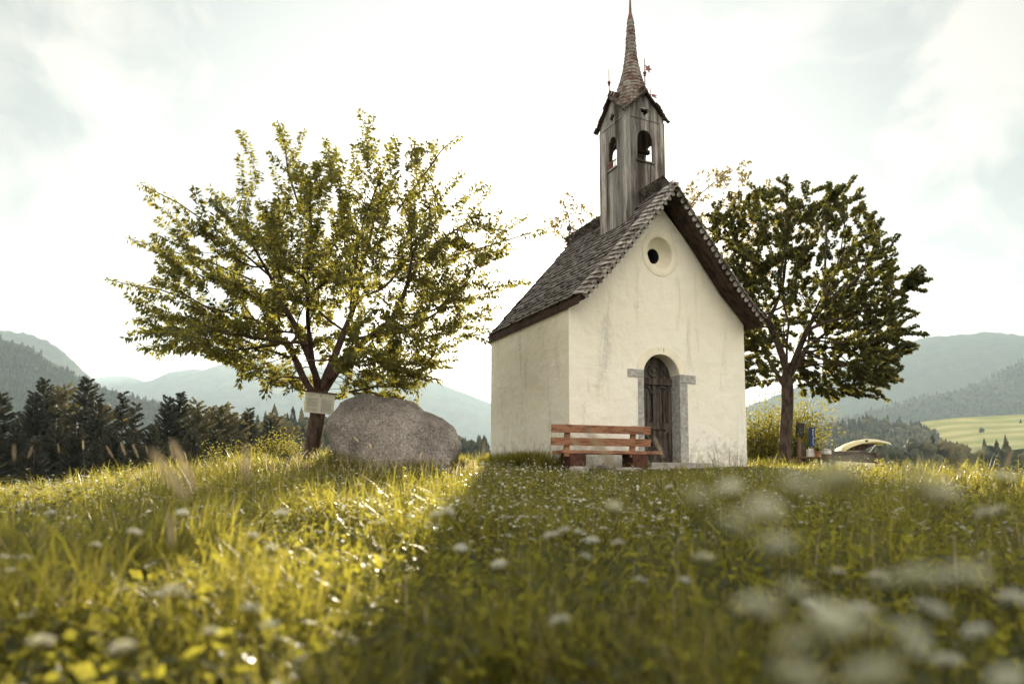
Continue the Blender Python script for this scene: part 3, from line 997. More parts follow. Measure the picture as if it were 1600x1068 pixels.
# ------------------------------------------------------------------ boulder
def boulder():
    # outline seen from the meadow, given real depth
    Y0 = 11.0
    bm = bmesh.new()
    bmesh.ops.create_icosphere(bm, subdivisions=6, radius=1.0)
    from mathutils import noise as mn
    out = [(510, 662), (514, 646), (530, 628), (550, 617), (562, 615), (592, 620), (628, 623), (660, 640), (695, 655), (712, 672), (719, 700), (716, 725), (700, 748), (620, 752), (545, 748), (528, 715), (518, 690)]
    cpx, cpy = 617, 690
    pol = []
    for (px, py) in out:
        pol.append((math.atan2(-(py - cpy), px - cpx), math.hypot(px - cpx, py - cpy) / FPX * Y0))
    pol.sort()
    A_ = np.array([p[0] for p in pol]); Rr = np.array([p[1] for p in pol])
    A_ = np.concatenate([A_ - 2 * PI, A_, A_ + 2 * PI]); Rr = np.tile(Rr, 3)
    cw = at(cpx, cpy, Y0)
    for v in bm.verts:
        d = v.co.normalized()
        an_ = math.atan2(d.z, d.x)
        rad = float(np.interp(an_, A_, Rr))
        hz = math.hypot(d.x, d.z)
        q = max(0.0, min(1.0, hz)) ** 0.8
        # planed facets
        n1 = mn.noise(d * 1.7 + Vector((3, 1, 7))); n2 = mn.fractal(d * 5 + Vector((1, 2, 3)), 0.8, 2.0, 5)
        x = math.cos(an_) * rad * q; z_ = math.sin(an_) * rad * q
        y = d.y * 0.95 * (1 + 0.12 * n1) - (0.28 * max(0, z_)) * -1.0
        p = Vector((x, y, z_))
        p += d * (0.05 * n1 * (1 - q * 0.5) + 0.018 * n2)
        for (pn, pd_) in (((-0.25, -1, 0.20), 0.62), ((0.55, -0.80, 0.35), 0.74), ((0.30, -0.55, 1.0), 0.55), ((0.85, -0.45, 0.55), 0.86), ((-0.55, -0.95, -0.1), 0.74), ((-0.8, -0.75, -0.25), 0.86), ((-0.35, -0.7, 0.8), 0.72)):
            nv = Vector(pn).normalized(); ov = nv.dot(p) - pd_ * (1 + 0.06 * n1)
            if ov > 0: p = p - nv * ov * 0.97
        p += d * 0.03 * mn.fractal(p * 3.2, 0.9, 2.0, 6)
        v.co = p + cw
    me = bpy.data.meshes.new('boulder')
    bm.to_mesh(me); bm.free()
    t = NT('speckled_granite')
    co = t.coord()
    c = t.ramp(t.noise(co, 2.2, 6, 0.6), [(0.3, (0.16, 0.142, 0.122)), (0.7, (0.30, 0.268, 0.230))])
    sp_ = t.ramp(t.noise(co, 30, 8, 0.8), [(0.40, 0.45), (0.62, 1.5)])
    c = t.mix(1.0, c, sp_, 'MULTIPLY')
    li = t.ramp(t.noise(co, 5, 9, 0.75), [(0.60, 0.0), (0.68, 0.5)])
    c = t.mix(li, c, (0.30, 0.26, 0.20))
    crk = t.n('ShaderNodeTexVoronoi', feature='DISTANCE_TO_EDGE'); crk.inputs['Scale'].default_value = 1.1
    t.l(t.noise(co, 1.0, 4), crk.inputs['Vector']) if False else t.l(co, crk.inputs['Vector'])
    ck = t.n('ShaderNodeTexVoronoi', feature='DISTANCE_TO_EDGE'); ck.inputs['Scale'].default_value = 1.15
    wv = t.n('ShaderNodeMixRGB'); wv.inputs[0].default_value = 0.22
    nn3 = t.n('ShaderNodeTexNoise'); nn3.inputs['Scale'].default_value = 2.5; nn3.inputs['Detail'].default_value = 6
    t.l(co, nn3.inputs['Vector']); t.l(co, wv.inputs[1]); t.l(nn3.outputs['Color'], wv.inputs[2]); t.l(wv.outputs[0], ck.inputs['Vector'])
    cf = t.ramp(ck.outputs['Distance'], [(0.0, 0.0), (0.012, 1.0)])
    c = t.mix(1.0, c, t.mix(0.22, (1, 1, 1), cf), 'MULTIPLY')
    st_ = t.ramp(t.noise(t.coord((1.4, 1.4, 0.5)), 1.8, 6, 0.6), [(0.45, 1.0), (0.62, 0.62)])
    c = t.mix(1.0, c, st_, 'MULTIPLY')
    h = t.mix(0.5, t.noise(co, 9, 9, 0.7), t.noise(co, 45, 5))
    t.princ(c, 0.9, t.bump(cf, 0.25, 0.015, t.bump(h, 0.9, 0.04)), 0, 0.2)
    o = link('boulder', me, t.m, None, True)
    tag(o, 'big rounded brown grey granite boulder beside the leaning tree', 'boulder')
boulder()


# ------------------------------------------------------------------ trees
def grow(seed_pts, parents, attract, step, infl, kill, iters=140, bias=Vector((0, 0, 0.0))):
    P = [np.array(p, dtype=float) for p in seed_pts]
    par = list(parents)
    A_ = np.array(attract)
    best = np.full(len(A_), 1e9); bi = np.zeros(len(A_), dtype=int)
    def upd(i0):
        nonlocal best, bi
        for i in range(i0, len(P)):
            d = np.linalg.norm(A_ - P[i], axis=1)
            m_ = d < best
            best = np.where(m_, d, best); bi = np.where(m_, i, bi)
    start = 0
    upd(0)
    alive = np.ones(len(A_), dtype=bool)
    lastdir = {}
    for it in range(iters):
        act = alive & (best < infl)
        if not act.any(): break
        newn = []
        for i in np.unique(bi[act]):
            sel = act & (bi == i)
            v = A_[sel] - P[i]
            v = v / (np.linalg.norm(v, axis=1, keepdims=True) + 1e-9)
            d = v.mean(0)
            if par[i] >= 0:
                pd = P[i] - P[par[i]]; pd /= np.linalg.norm(pd) + 1e-9
                d = d + 0.55 * pd
            d = d + np.array(bias) + rng.normal(0, 0.12, 3)
            nl = np.linalg.norm(d)
            if nl < 1e-3: continue
            q = P[i] + d / nl * step
            newn.append((q, i))
        n0 = len(P)
        for q, i in newn:
            P.append(q); par.append(i)
        upd(n0)
        alive &= best > kill
    return P, par


def tree_tubes(mb, P, par, rtip, rmax, expo=2.3, trunk_n=0, nside=7, rscale=None):
    n = len(P)
    kids = [[] for _ in range(n)]
    for i in range(n):
        if par[i] >= 0: kids[par[i]].append(i)
    rad = np.zeros(n)
    order = sorted(range(n), key=lambda i: -i)
    for i in order:
        if not kids[i]: rad[i] = rtip
        else: rad[i] = (sum(rad[k] ** expo for k in kids[i])) ** (1 / expo)
    # squeeze to the measured trunk radius
    f = rmax / rad[0]
    radn = rtip + (rad - rtip) * (rmax - rtip) / max(1e-6, rad[0] - rtip)
    done = set()
    def chain(i0, start):
        pts = [P[i0]] if i0 >= 0 else []
        rr_ = [min(radn[i0], radn[start] * 1.15)] if i0 >= 0 else []
        i = start
        stack = []
        while True:
            pts.append(P[i]); rr_.append(radn[i])
            if not kids[i]: break
            ks = sorted(kids[i], key=lambda k: -radn[k])
            for k in ks[1:]: stack.append((i, k))
            i = ks[0]
        ns = 12 if rr_[0] > 0.07 else (7 if rr_[0] > 0.02 else 4)
        # light smoothing
        q = [np.array(p) for p in pts]
        for _ in range(2):
            q = [q[0]] + [(q[j - 1] + 2 * q[j] + q[j + 1]) / 4 for j in range(1, len(q) - 1)] + [q[-1]] if len(q) > 2 else q
        if len(q) >= 2: mb.tube(q, [float(a) for a in rr_], ns, cap=False)
        return stack
    st = chain(-1, 0)
    while st:
        i, k = st.pop()
        st += chain(i, k)
    return radn, kids


def leaves_mesh(name, base, dirs, length, width, m, parent, kind='simple', droop=0.35):
    """many leaves in one mesh; base, dirs (n,3), length, width (n)"""
    n = len(base)
    d = dirs / (np.linalg.norm(dirs, axis=1, keepdims=True) + 1e-9)
    rnd = rng.normal(0, 1, (n, 3))
    side = np.cross(d, rnd); side /= np.linalg.norm(side, axis=1, keepdims=True) + 1e-9
    nor = np.cross(side, d)
    Lh = length[:, None]; Wh = width[:, None]
    if kind == 'simple':
        v0 = base
        v1 = base + d * Lh * 0.42 + side * Wh * 0.5 + nor * Wh * 0.18
        v2 = base + d * Lh * 0.5
        v3 = base + d * Lh * 0.42 - side * Wh * 0.5 + nor * Wh * 0.18
        v4 = base + d * Lh + nor * Lh * -0.10
        V_ = np.stack([v0, v1, v2, v3, v4], 1).reshape(-1, 3)
        b = np.arange(n)[:, None] * 5
        F_ = np.concatenate([b + np.array([[0, 1, 2]]), b + np.array([[0, 2, 3]]), b + np.array([[1, 4, 2]]), b + np.array([[3, 2, 4]])])
        return np_mesh(name, V_, [F_], m, parent)
    # lobed leaf
    prof_ = [(0.0, 0.0), (0.12, 0.22), (0.02, 0.52), (0.30, 0.30), (0.42, 0.62), (0.55, 0.24), (1.0, 0.0)]
    pts = [(a, b) for a, b in prof_] + [(a, -b) for a, b in prof_[::-1][1:-1]]
    m_ = len(pts)
    V_ = np.zeros((n, m_ + 1, 3))
    V_[:, 0] = base + d * Lh * 0.35 + nor * Wh * -0.07
    for k, (a, b) in enumerate(pts):
        V_[:, k + 1] = base + d * Lh * a + side * Wh * b + nor * Wh * (0.10 * abs(b) - 0.15 * a)
    b = np.arange(n)[:, None] * (m_ + 1)
    F_ = np.concatenate([b + np.array([[0, 1 + k, 1 + (k + 1) % m_]]) for k in range(m_)])
    return np_mesh(name, V_.reshape(-1, 3), [F_], m, parent)


def radial(table):
    a = np.array([R(x_[0]) for x_ in table]); r_ = np.array([x_[1] for x_ in table])
    return lambda th: np.interp(th, a, r_)


M['bark'] = old_wood('rough_tree_bark', (0.045, 0.032, 0.024), (0.13, 0.095, 0.072), (0.03, 0.022, 0.018), (9, 9, 3), bump=0.9)
M['bark_red'] = old_wood('reddish_cherry_bark', (0.042, 0.026, 0.020), (0.12, 0.078, 0.058), (0.03, 0.019, 0.015), (9, 9, 3), bump=0.9)
M['cherry'] = leafy('cherry_leaf', [(0.0, (0.018, 0.028, 0.012)), (0.5, (0.034, 0.047, 0.018)), (0.85, (0.075, 0.075, 0.026)), (1.0, (0.15, 0.10, 0.035))], (0.50, 0.45, 0.06), 0.47)
M['maple'] = leafy('maple_leaf', [(0.0, (0.018, 0.030, 0.017)), (0.6, (0.033, 0.046, 0.022)), (1.0, (0.07, 0.068, 0.026))], (0.40, 0.36, 0.05), 0.42)
M['sparse'] = leafy('thin_backlit_leaf', [(0.0, (0.07, 0.065, 0.03)), (1.0, (0.15, 0.11, 0.04))], (0.36, 0.26, 0.06), 0.5)
M['bush'] = leafy('yellow_bush_leaf', [(0.0, (0.08, 0.10, 0.025)), (1.0, (0.17, 0.16, 0.04))], (0.42, 0.36, 0.05), 0.55)


def broad_tree(name, label, cat, Y, base_px, fork_px, table, depth, natt, trunk_r, leafm, barkm, leaf=(0.075, 0.034), nleaf=22, kind='simple', group=None, infl=1.2, kill=0.30, step=0.16,
               shoot=(0.3, 0.65), clump=0, power=0.55, droop=0.5, seedlimbs=7, limb_span=(25, 155), limb_n=4, spikes=0, scatter=1.0, squash=1.0, lift=0.25, rmin=0.12, lean=None, extra=None, asp=1.0):
    bp = at(base_px[0], base_px[1], Y); bp.z = gz(bp.x, bp.y) - 0.12
    fp = at(fork_px[0], fork_px[1], Y)
    root = empty(name, bp + Vector((0, 0, 0.12)), label, cat, group)
    Rf = radial(table)
    sc = Y / FPX
    att = []
    cl = [None]
    cents = []
    fan_a = rng.uniform(0, 6.28)
    while len(att) < natt:
        th = rng.uniform(table[0][0], table[-1][0]) * PI / 180
        Rm = float(Rf(th)) * sc
        r_ = Rm * (rmin + (1 - rmin) * rng.uniform() ** power)
        dd = depth * math.sqrt(max(0.04, 1 - (r_ / Rm) ** 2)) * rng.uniform(-1, 1)
        if spikes and r_ / Rm > 0.62:      # long fans of shoots with open sky between them
            fm = abs(math.sin(th * spikes + fan_a + 1.3 * round(dd * 1.1)))
            if r_ / Rm > 0.62 + 0.46 * fm ** 1.2: continue
        p = np.array([fp.x + r_ * math.cos(th), fp.y + dd, fp.z + r_ * math.sin(th)])
        if clump:
            if len(cents) < clump: cents.append(p); continue
            dc = min(np.linalg.norm((p - c_) * np.array([1, 1, 1.3])) for c_ in cents)
            if dc > 0.62 and rng.uniform() < 0.85: continue
        att.append(p)
    # trunk
    nt_ = 7
    seeds = [np.array(bp.lerp(fp, k / nt_)) + np.array([0.02 * math.sin(k * 1.7), 0.015 * math.cos(k * 2.1), 0]) for k in range(nt_ + 1)]
    par = [-1] + list(range(nt_))
    top = len(seeds) - 1
    for k in range(seedlimbs):
        th = R(limb_span[0] + (limb_span[1] - limb_span[0]) * (k + 0.5) / seedlimbs); az = rng.uniform(-0.8, 0.8)
        dvec = np.array([math.cos(th), az * 0.8, math.sin(th)]); dvec /= np.linalg.norm(dvec)
        prev = top - (k % 2)
        for j in range(limb_n):
            seeds.append(seeds[prev] + dvec * 0.20 + rng.normal(0, 0.015, 3))
            par.append(prev); prev = len(seeds) - 1
    P, par = grow(seeds, par, att, step, infl, kill, bias=(0, 0, 0.05))
    mb = MB()
    radn, kids = tree_tubes(mb, P, par, 0.0045, trunk_r)
    # root flare
    for i in range(0): pass
    # shoots with leaves
    base = []; dirs = []
    fpn = np.array(fp) + np.array([0, 0, -0.3])
    Parr = np.array(P)
    cand = [i for i in range(len(P)) if radn[i] < 0.022 and i > top]
    for i in cand:
        tip = not kids[i]
        if Parr[i][2] < fp.z + 0.55 and abs(Parr[i][0] - fp.x) < 0.75 and Parr[i][1] < fp.y + 0.3: continue
        if not tip and rng.uniform() > 0.62: continue
        out = Parr[i] - fpn; out /= np.linalg.norm(out) + 1e-9
        pd = Parr[i] - Parr[par[i]]; pd /= np.linalg.norm(pd) + 1e-9
        d = out * 0.9 + pd * 0.6 + rng.normal(0, (0.28 if tip else 0.62) * scatter, 3) + np.array([0, 0, lift])
        d /= np.linalg.norm(d)
        ln = rng.uniform(*shoot) * (1.0 if tip else 0.55)
        nl = max(3, int(nleaf * ln / 0.5))
        ts = (np.arange(nl) + rng.uniform(0, 1, nl)) / nl
        sag = np.array([0, 0, -0.12 * ln])
        pts = Parr[i] + np.outer(ts * ln, d) + np.outer(ts ** 2, sag)
        mb.tube([Parr[i], Parr[i] + d * ln * 0.5 + sag * 0.25, Parr[i] + d * ln + sag], [0.005, 0.0035, 0.002], 3, cap=False)
        rv = rng.normal(0, 1, (nl, 3))
        rv -= np.outer(rv @ d, d)
        rv /= np.linalg.norm(rv, axis=1, keepdims=True) + 1e-9
        ld = rv * 0.8 + d * 0.5 + np.array([0, 0, -droop]) * (0.5 + rng.uniform(0, 1, (nl, 1)))
        base.append(pts + rv * 0.01); dirs.append(ld)
    if extra:
        for (pts_px, dY) in extra:      # single long boughs
            pl = [np.array(at(a, b, Y + dY)) for a, b in pts_px]
            mb.tube(pl, [0.022 * (1 - 0.75 * k / (len(pl) - 1)) for k in range(len(pl))], 5, cap=False)
            for k in range(len(pl) - 1):
                dvec = pl[k + 1] - pl[k]; ln = np.linalg.norm(dvec)
                if k < len(pl) // 2: continue
                nl = int(120 * ln)
                ts = rng.uniform(0, 1, nl)
                rv = rng.normal(0, 1, (nl, 3)); rv /= np.linalg.norm(rv, axis=1, keepdims=True)
                base.append(pl[k] + np.outer(ts, dvec) + rv * 0.05); dirs.append(rv * 0.7 + np.array([0, 0, -0.7]))
    base = np.concatenate(base); dirs = np.concatenate(dirs)
    n = len(base)
    lf = leaf[0] * rng.uniform(0.6, 1.25, n); wf = leaf[1] * rng.uniform(0.7, 1.2, n)
    mb.build('trunk', barkm, root, smooth=True)
    leaves_mesh('crown', base, dirs, lf, wf, leafm, root, kind)
    print(name, 'nodes', len(P), 'leaves', n)
    return root


cherry = broad_tree('cherry_tree', 'broad spreading tree with long leafy shoots and a leaning trunk beside the boulder', 'tree', 12.0, (483, 706), (502, 608),
    [(-8, 86), (0, 124), (6, 128), (12, 152), (18, 196), (23, 246), (28, 296), (34, 341), (44, 378), (52, 359), (58, 373), (66, 411), (72, 397), (82, 391), (90, 372), (97, 386), (105, 352), (114, 327), (122, 305), (130, 344), (135, 322), (143, 301), (150, 280), (156, 273), (161, 241), (166, 201), (172, 95), (180, 55)],
    2.7, 1500, 0.135, M['cherry'], M['bark_red'], (0.096, 0.040), 60, infl=1.3, kill=0.24, spikes=9.5, step=0.13, droop=0.55, power=0.70, shoot=(0.35, 1.0), lift=0.10, rmin=0.2, seedlimbs=6, limb_span=(32, 132), limb_n=6,
    extra=[([(545, 612), (590, 603), (625, 604), (655, 612)], -0.4), ([(470, 590), (440, 588), (420, 600), (412, 618)], -0.3), ([(700, 400), (760, 385), (815, 368), (858, 355)], 0.3), ([(400, 500), (320, 478), (250, 452), (205, 445), (166, 436)], 0.2), ([(420, 430), (340, 360), (280, 318), (220, 288)], -0.4), ([(400, 530), (320, 508), (260, 492), (206, 500)], -0.5), ([(400, 440), (330, 410), (260, 390), (200, 372)], 0.6), ([(620, 330), (665, 270), (690, 235), (720, 208)], 0.2), ([(470, 330), (450, 270), (445, 225), (434, 190)], -0.3)])
maple = broad_tree('maple_tree', 'dense dark round crowned tree on a straight trunk right of the chapel', 'tree', 16.0, (1223, 716), (1232, 590),
    [(-14, 120), (-6, 136), (0, 145), (12, 158), (25, 177), (34, 204), (42, 225), (48, 221), (56, 261), (64, 288), (72, 305), (80, 300), (90, 296), (100, 305), (112, 288), (122, 259), (132, 211), (144, 144), (160, 96), (175, 72), (190, 58)],
    2.2, 3000, 0.138, M['maple'], M['bark'], (0.082, 0.078), 80, kind='lobed', scatter=1.6, infl=1.3, kill=0.22, step=0.15, droop=0.6, clump=260, spikes=0, power=0.60, shoot=(0.22, 0.6), lift=0.05, rmin=0.22, seedlimbs=6, limb_span=(40, 130), limb_n=7,
    extra=[([(1240, 588), (1275, 600), (1310, 607), (1338, 598)], -0.5)])
broad_tree('slender_tree', 'thin airy tree rising behind the chapel roof with sparse backlit twigs', 'tree', 20.0, (1020, 735), (1015, 560),
    [(35, 300), (48, 330), (60, 340), (66, 345), (72, 310), (90, 200), (104, 190), (112, 255), (118, 290), (128, 250)],
    1.6, 700, 0.10, M['sparse'], M['bark'], (0.13, 0.06), 26, infl=3.5, kill=0.3, step=0.2, droop=0.4, power=0.4, shoot=(0.3, 0.6))


def shrub(name, label, Y, px, py_base, table, depth, n_stem, leafm, leaf=(0.06, 0.035), nl=60, cat='bush', group=None):
    bp = at(px, py_base, Y); bp.z = gz(bp.x, bp.y)
    root = empty(name, bp, label, cat, group)
    Rf = radial(table); sc = Y / FPX
    z0 = at(px, py_base, Y).z
    mb = MB(); base = []; dirs = []
    for k in range(n_stem):
        th = R(rng.uniform(table[0][0], table[-1][0])); Rm = float(Rf(th)) * sc * rng.uniform(0.55, 1.0)
        dd = rng.uniform(-1, 1) * depth
        top = np.array([bp.x + Rm * math.cos(th), bp.y + dd, z0 + Rm * math.sin(th)])
        mid = np.array(bp) * 0.45 + top * 0.55 + np.array([0, 0, 0.12 * Rm]) + rng.normal(0, 0.05, 3)
        pts = [np.array(bp) + rng.normal(0, 0.08, 3) * np.array([1, 1, 0]), mid, top]
        mb.tube(pts, [0.014, 0.009, 0.003], 4, cap=False)
        ts = rng.uniform(0, 1, nl) ** 0.55
        q = (1 - ts)[:, None] ** 2 * pts[0] + (2 * ts * (1 - ts))[:, None] * mid * 1.0 + (ts ** 2)[:, None] * top
        sp_ = rng.normal(0, 1, (nl, 3)) * (0.10 + 0.12 * ts)[:, None] * min(1.5, Rm)
        keep = q[:, 2] > bp.z
        base.append((q + sp_)[keep]); dirs.append((sp_ + rng.normal(0, 0.1, (nl, 3)) + np.array([0, 0, -0.05]))[keep])
    base = np.concatenate(base); dirs = np.concatenate(dirs); n = len(base)
    mb.build('stem', M['bark'], root)
    leaves_mesh('foliage', base, dirs, leaf[0] * rng.uniform(0.6, 1.3, n), leaf[1] * rng.uniform(0.7, 1.2, n), leafm, root)
    return root


shrub('bush', 'yellow lit bush between the chapel corner and the maple trunk', 18.5, 1188, 722, [(40, 55), (70, 88), (95, 92), (125, 60), (150, 40)], 0.7, 60, M['bush'], (0.075, 0.045), 110)
shrub('bush', 'arching yellow bush just behind the maple trunk above the black panel', 19.5, 1238, 722, [(25, 48), (42, 68), (62, 92), (85, 102), (110, 95), (135, 60)], 0.7, 70, M['bush'], (0.075, 0.045), 120)
shrub('bush', 'small pale shrub in the grass left of the leaning tree', 17.0, 350, 735, [(30, 30), (60, 45), (90, 52), (120, 45), (150, 30)], 0.5, 40, M['bush'], (0.05, 0.03), 45)
shrub('bush', 'low wide shrub of pale leaves at the foot of the leaning tree', 14.5, 432, 722, [(15, 55), (45, 45), (90, 42), (130, 45), (165, 55)], 0.6, 60, M['bush'], (0.045, 0.028), 45)


# ---- conifers left of the meadow
M['spruce'] = leafy('spruce_needles', [(0.0, (0.010, 0.014, 0.009)), (0.7, (0.022, 0.026, 0.015)), (1.0, (0.055, 0.045, 0.026))], (0.10, 0.09, 0.03), 0.15, 0.8, 0.4)
M['larch'] = leafy('larch_needles', [(0.0, (0.06, 0.058, 0.028)), (1.0, (0.13, 0.105, 0.045))], (0.20, 0.17, 0.05), 0.3, 0.8, 0.4)


def conifer_mesh(H, Rb, seedv, dens=1.0, droop=0.35, expo=0.9, gap=0.42):
    r_ = np.random.default_rng(seedv)
    tb = MB(); tb.tube([(0, 0, -1), (0, 0, H * 0.5), (0, 0, H)], [H * 0.014, H * 0.009, 0.015], 6, cap=False)
    vs = []; 
    z_ = H * 0.10
    while z_ < H - 0.15:
        f = 1 - z_ / H
        nb = int((5 + 3 * f) * dens) + 1
        for k in range(nb):
            az = r_.uniform(0, 2 * PI)
            ln = Rb * (f ** expo) * r_.uniform(0.6, 1.12) + 0.15
            up0 = 0.35 * (1 - f) - droop * f
            zz = z_ + r_.uniform(-0.2, 0.2)
            ns = max(3, int(ln / 0.11))
            dv = np.array([math.cos(az), math.sin(az)]); sv = np.array([-dv[1], dv[0]])
            for j in range(ns):
                a = (j + 0.5) / ns
                x_ = ln * a; zc = zz + ln * (up0 * a + 0.28 * a * a)
                wd = (0.10 + 0.26 * math.sin(PI * min(1, 0.15 + a * 0.85))) * min(1.3, ln * 0.4 + 0.15)
                for sg in (-1, 1):
                    p0 = np.array([dv[0] * x_, dv[1] * x_, zc])
                    tipd = dv * r_.uniform(0.08, 0.3) + sv * sg * wd * r_.uniform(0.4, 1.3)
                    tp = p0 + np.array([tipd[0], tipd[1], -0.05 - 0.26 * r_.uniform() * f])
                    p1 = p0 + np.array([dv[0] * 0.11, dv[1] * 0.11, 0.02])
                    p2 = p0 + np.array([0, 0, -0.06 - 0.14 * r_.uniform()])
                    vs += [p0, p1, tp, p2]
        z_ += gap * (0.40 + 0.62 * f)
    V_ = np.array(vs); n = len(V_) // 4
    b = np.arange(n)[:, None] * 4
    F_ = np.concatenate([b + np.array([[0, 1, 2]]), b + np.array([[0, 2, 3]])])
    return tb, V_, F_


protos = []
def conifer_proto(kind, H, Rb, sd_, m_, **kw):
    tb, V_, F_ = conifer_mesh(H, Rb, sd_, **kw)
    root = empty(kind, (0, 0, 0))
    tb.build('trunk', M['bark'], root, world=False)
    np_mesh('crown', V_, [F_], m_, root)
    protos.append([root, H, False])
    return len(protos) - 1
i_sp1 = conifer_proto('spruce_tree', 22, 7.0, 1, M['spruce'])
i_sp2 = conifer_proto('spruce_tree', 20, 5.4, 2, M['spruce'], droop=0.25)
i_sp3 = conifer_proto('spruce_tree', 18, 3.4, 3, M['spruce'], gap=0.5, dens=0.8)
i_la1 = conifer_proto('larch_tree', 19, 4.2, 4, M['larch'], dens=0.8, expo=0.6, droop=0.1)
i_la2 = conifer_proto('larch_tree', 16, 3.8, 5, M['larch'], dens=0.9, expo=0.55, droop=0.0)


def copy_thing(src):
    c = src.copy(); col.objects.link(c)
    for ch in list(src.children):
        d = ch.copy(); col.objects.link(d); d.parent = c
    return c


con = [  # pixel of the tip, depth, prototype, label
    (2, 610, 62, i_sp1, 'dark spruce cut by the left edge of the view'),
    (72, 590, 78, i_sp1, 'broad dark spruce with the tallest tip near the left edge'),
    (54, 612, 76, i_sp2, 'smaller dark spruce pressed against the tall spruce near the left edge'),
    (103, 603, 84, i_la1, 'brownish larch standing between the two tallest dark spruces'),
    (139, 589, 76, i_sp1, 'tall dark spruce with a ragged tip right of the brownish larch'),
    (152, 627, 72, i_sp2, 'short dark spruce leaning on the right side of the ragged tall spruce'),
    (168, 634, 86, i_la2, 'pale rounded larch half hidden right of the ragged tall spruce'),
    (193, 611, 80, i_sp3, 'slim yellowish green spruce with a narrow pointed top'),
    (213, 628, 74, i_sp3, 'little dark spruce with a thin tip right of the slim yellowish spruce'),
    (262, 618, 70, i_sp2, 'dark conifer with drooping side boughs left of its taller neighbour'),
    (281, 612, 72, i_sp1, 'wide dark spruce at the middle of the left row of trees'),
    (308, 626, 84, i_la1, 'feathery brown larch right of the wide middle spruce'),
    (331, 635, 130, i_sp3, 'tiny pointed tip of a far conifer showing between larches'),
    (348, 632, 88, i_la2, 'grey green larch with forked top in the left row'),
    (372, 645, 96, i_la2, 'low brownish larch left of the pointed spruce'),
    (389, 637, 92, i_sp2, 'pointed dark spruce right of the low brownish larch'),
    (421, 652, 100, i_sp2, 'low dark round spruce nearest the leaning tree'),
    (432, 648, 118, i_la2, 'pale hazy larch behind the low dark round spruce'),
]
fill = [(25, 660, 60, i_sp2), (88, 652, 64, i_sp1), (120, 660, 60, i_sp2), (175, 664, 62, i_sp1), (238, 662, 64, i_sp1), (300, 668, 66, i_sp2), (335, 672, 70, i_sp1), (362, 680, 70, i_sp2), (405, 684, 74, i_sp2), (210, 672, 58, i_sp2), (-25, 640, 58, i_sp1), (-60, 600, 64, i_sp1), (55, 680, 56, i_sp2), (150, 690, 56, i_sp1), (270, 690, 58, i_sp2)]
G_SP = 'conifers in the row beyond the meadow'
def put_conifer(px, py, Y, ip, label):
    pr = protos[ip]
    tip = at(px, py, Y)
    o = copy_thing(pr[0]) if pr[2] else pr[0]
    pr[2] = True
    base = gz(tip.x, tip.y)
    s_ = (tip.z - base) / pr[1]
    o.location = (tip.x, tip.y, base)
    o.scale = (s_ * random.uniform(0.9, 1.1),) * 2 + (s_,)
    o.rotation_euler = (0, 0, random.uniform(0, 6.28))
    tag(o, label, 'larch' if ip in (i_la1, i_la2) else 'spruce', G_SP)
for a in con: put_conifer(*a)
for (px, py, Y, ip) in fill: put_conifer(px, py, Y, ip, 'low dark conifer filling the shaded front of the left row')


# ------------------------------------------------------------------ mountains and woods
def interp_px(pts, xs):
    return np.interp(xs, [p[0] for p in pts], [p[1] for p in pts])


def vnoise(x, y, seedv=0, octv=4):
    """cheap value noise on arrays"""
    out = np.zeros_like(x, dtype=float); amp = 1.0; tot = 0
    for o in range(octv):
        xi = np.floor(x).astype(int); yi = np.floor(y).astype(int)
        fx = x - xi; fy = y - yi
        fx = fx * fx * (3 - 2 * fx); fy = fy * fy * (3 - 2 * fy)
        def h(a, b):
            n_ = (a * 374761393 + b * 668265263 + (seedv + o) * 1442695041) & 0x7fffffff
            n_ = ((n_ ^ (n_ >> 13)) * 1274126177) & 0x7fffffff
            return ((n_ ^ (n_ >> 16)) & 0xffff) / 65535.0
        v = (h(xi, yi) * (1 - fx) + h(xi + 1, yi) * fx) * (1 - fy) + (h(xi, yi + 1) * (1 - fx) + h(xi + 1, yi + 1) * fx) * fy
        out += amp * (v * 2 - 1); tot += amp
        amp *= 0.5; x = x * 2.03 + 17; y = y * 2.03 + 5
    return out / tot


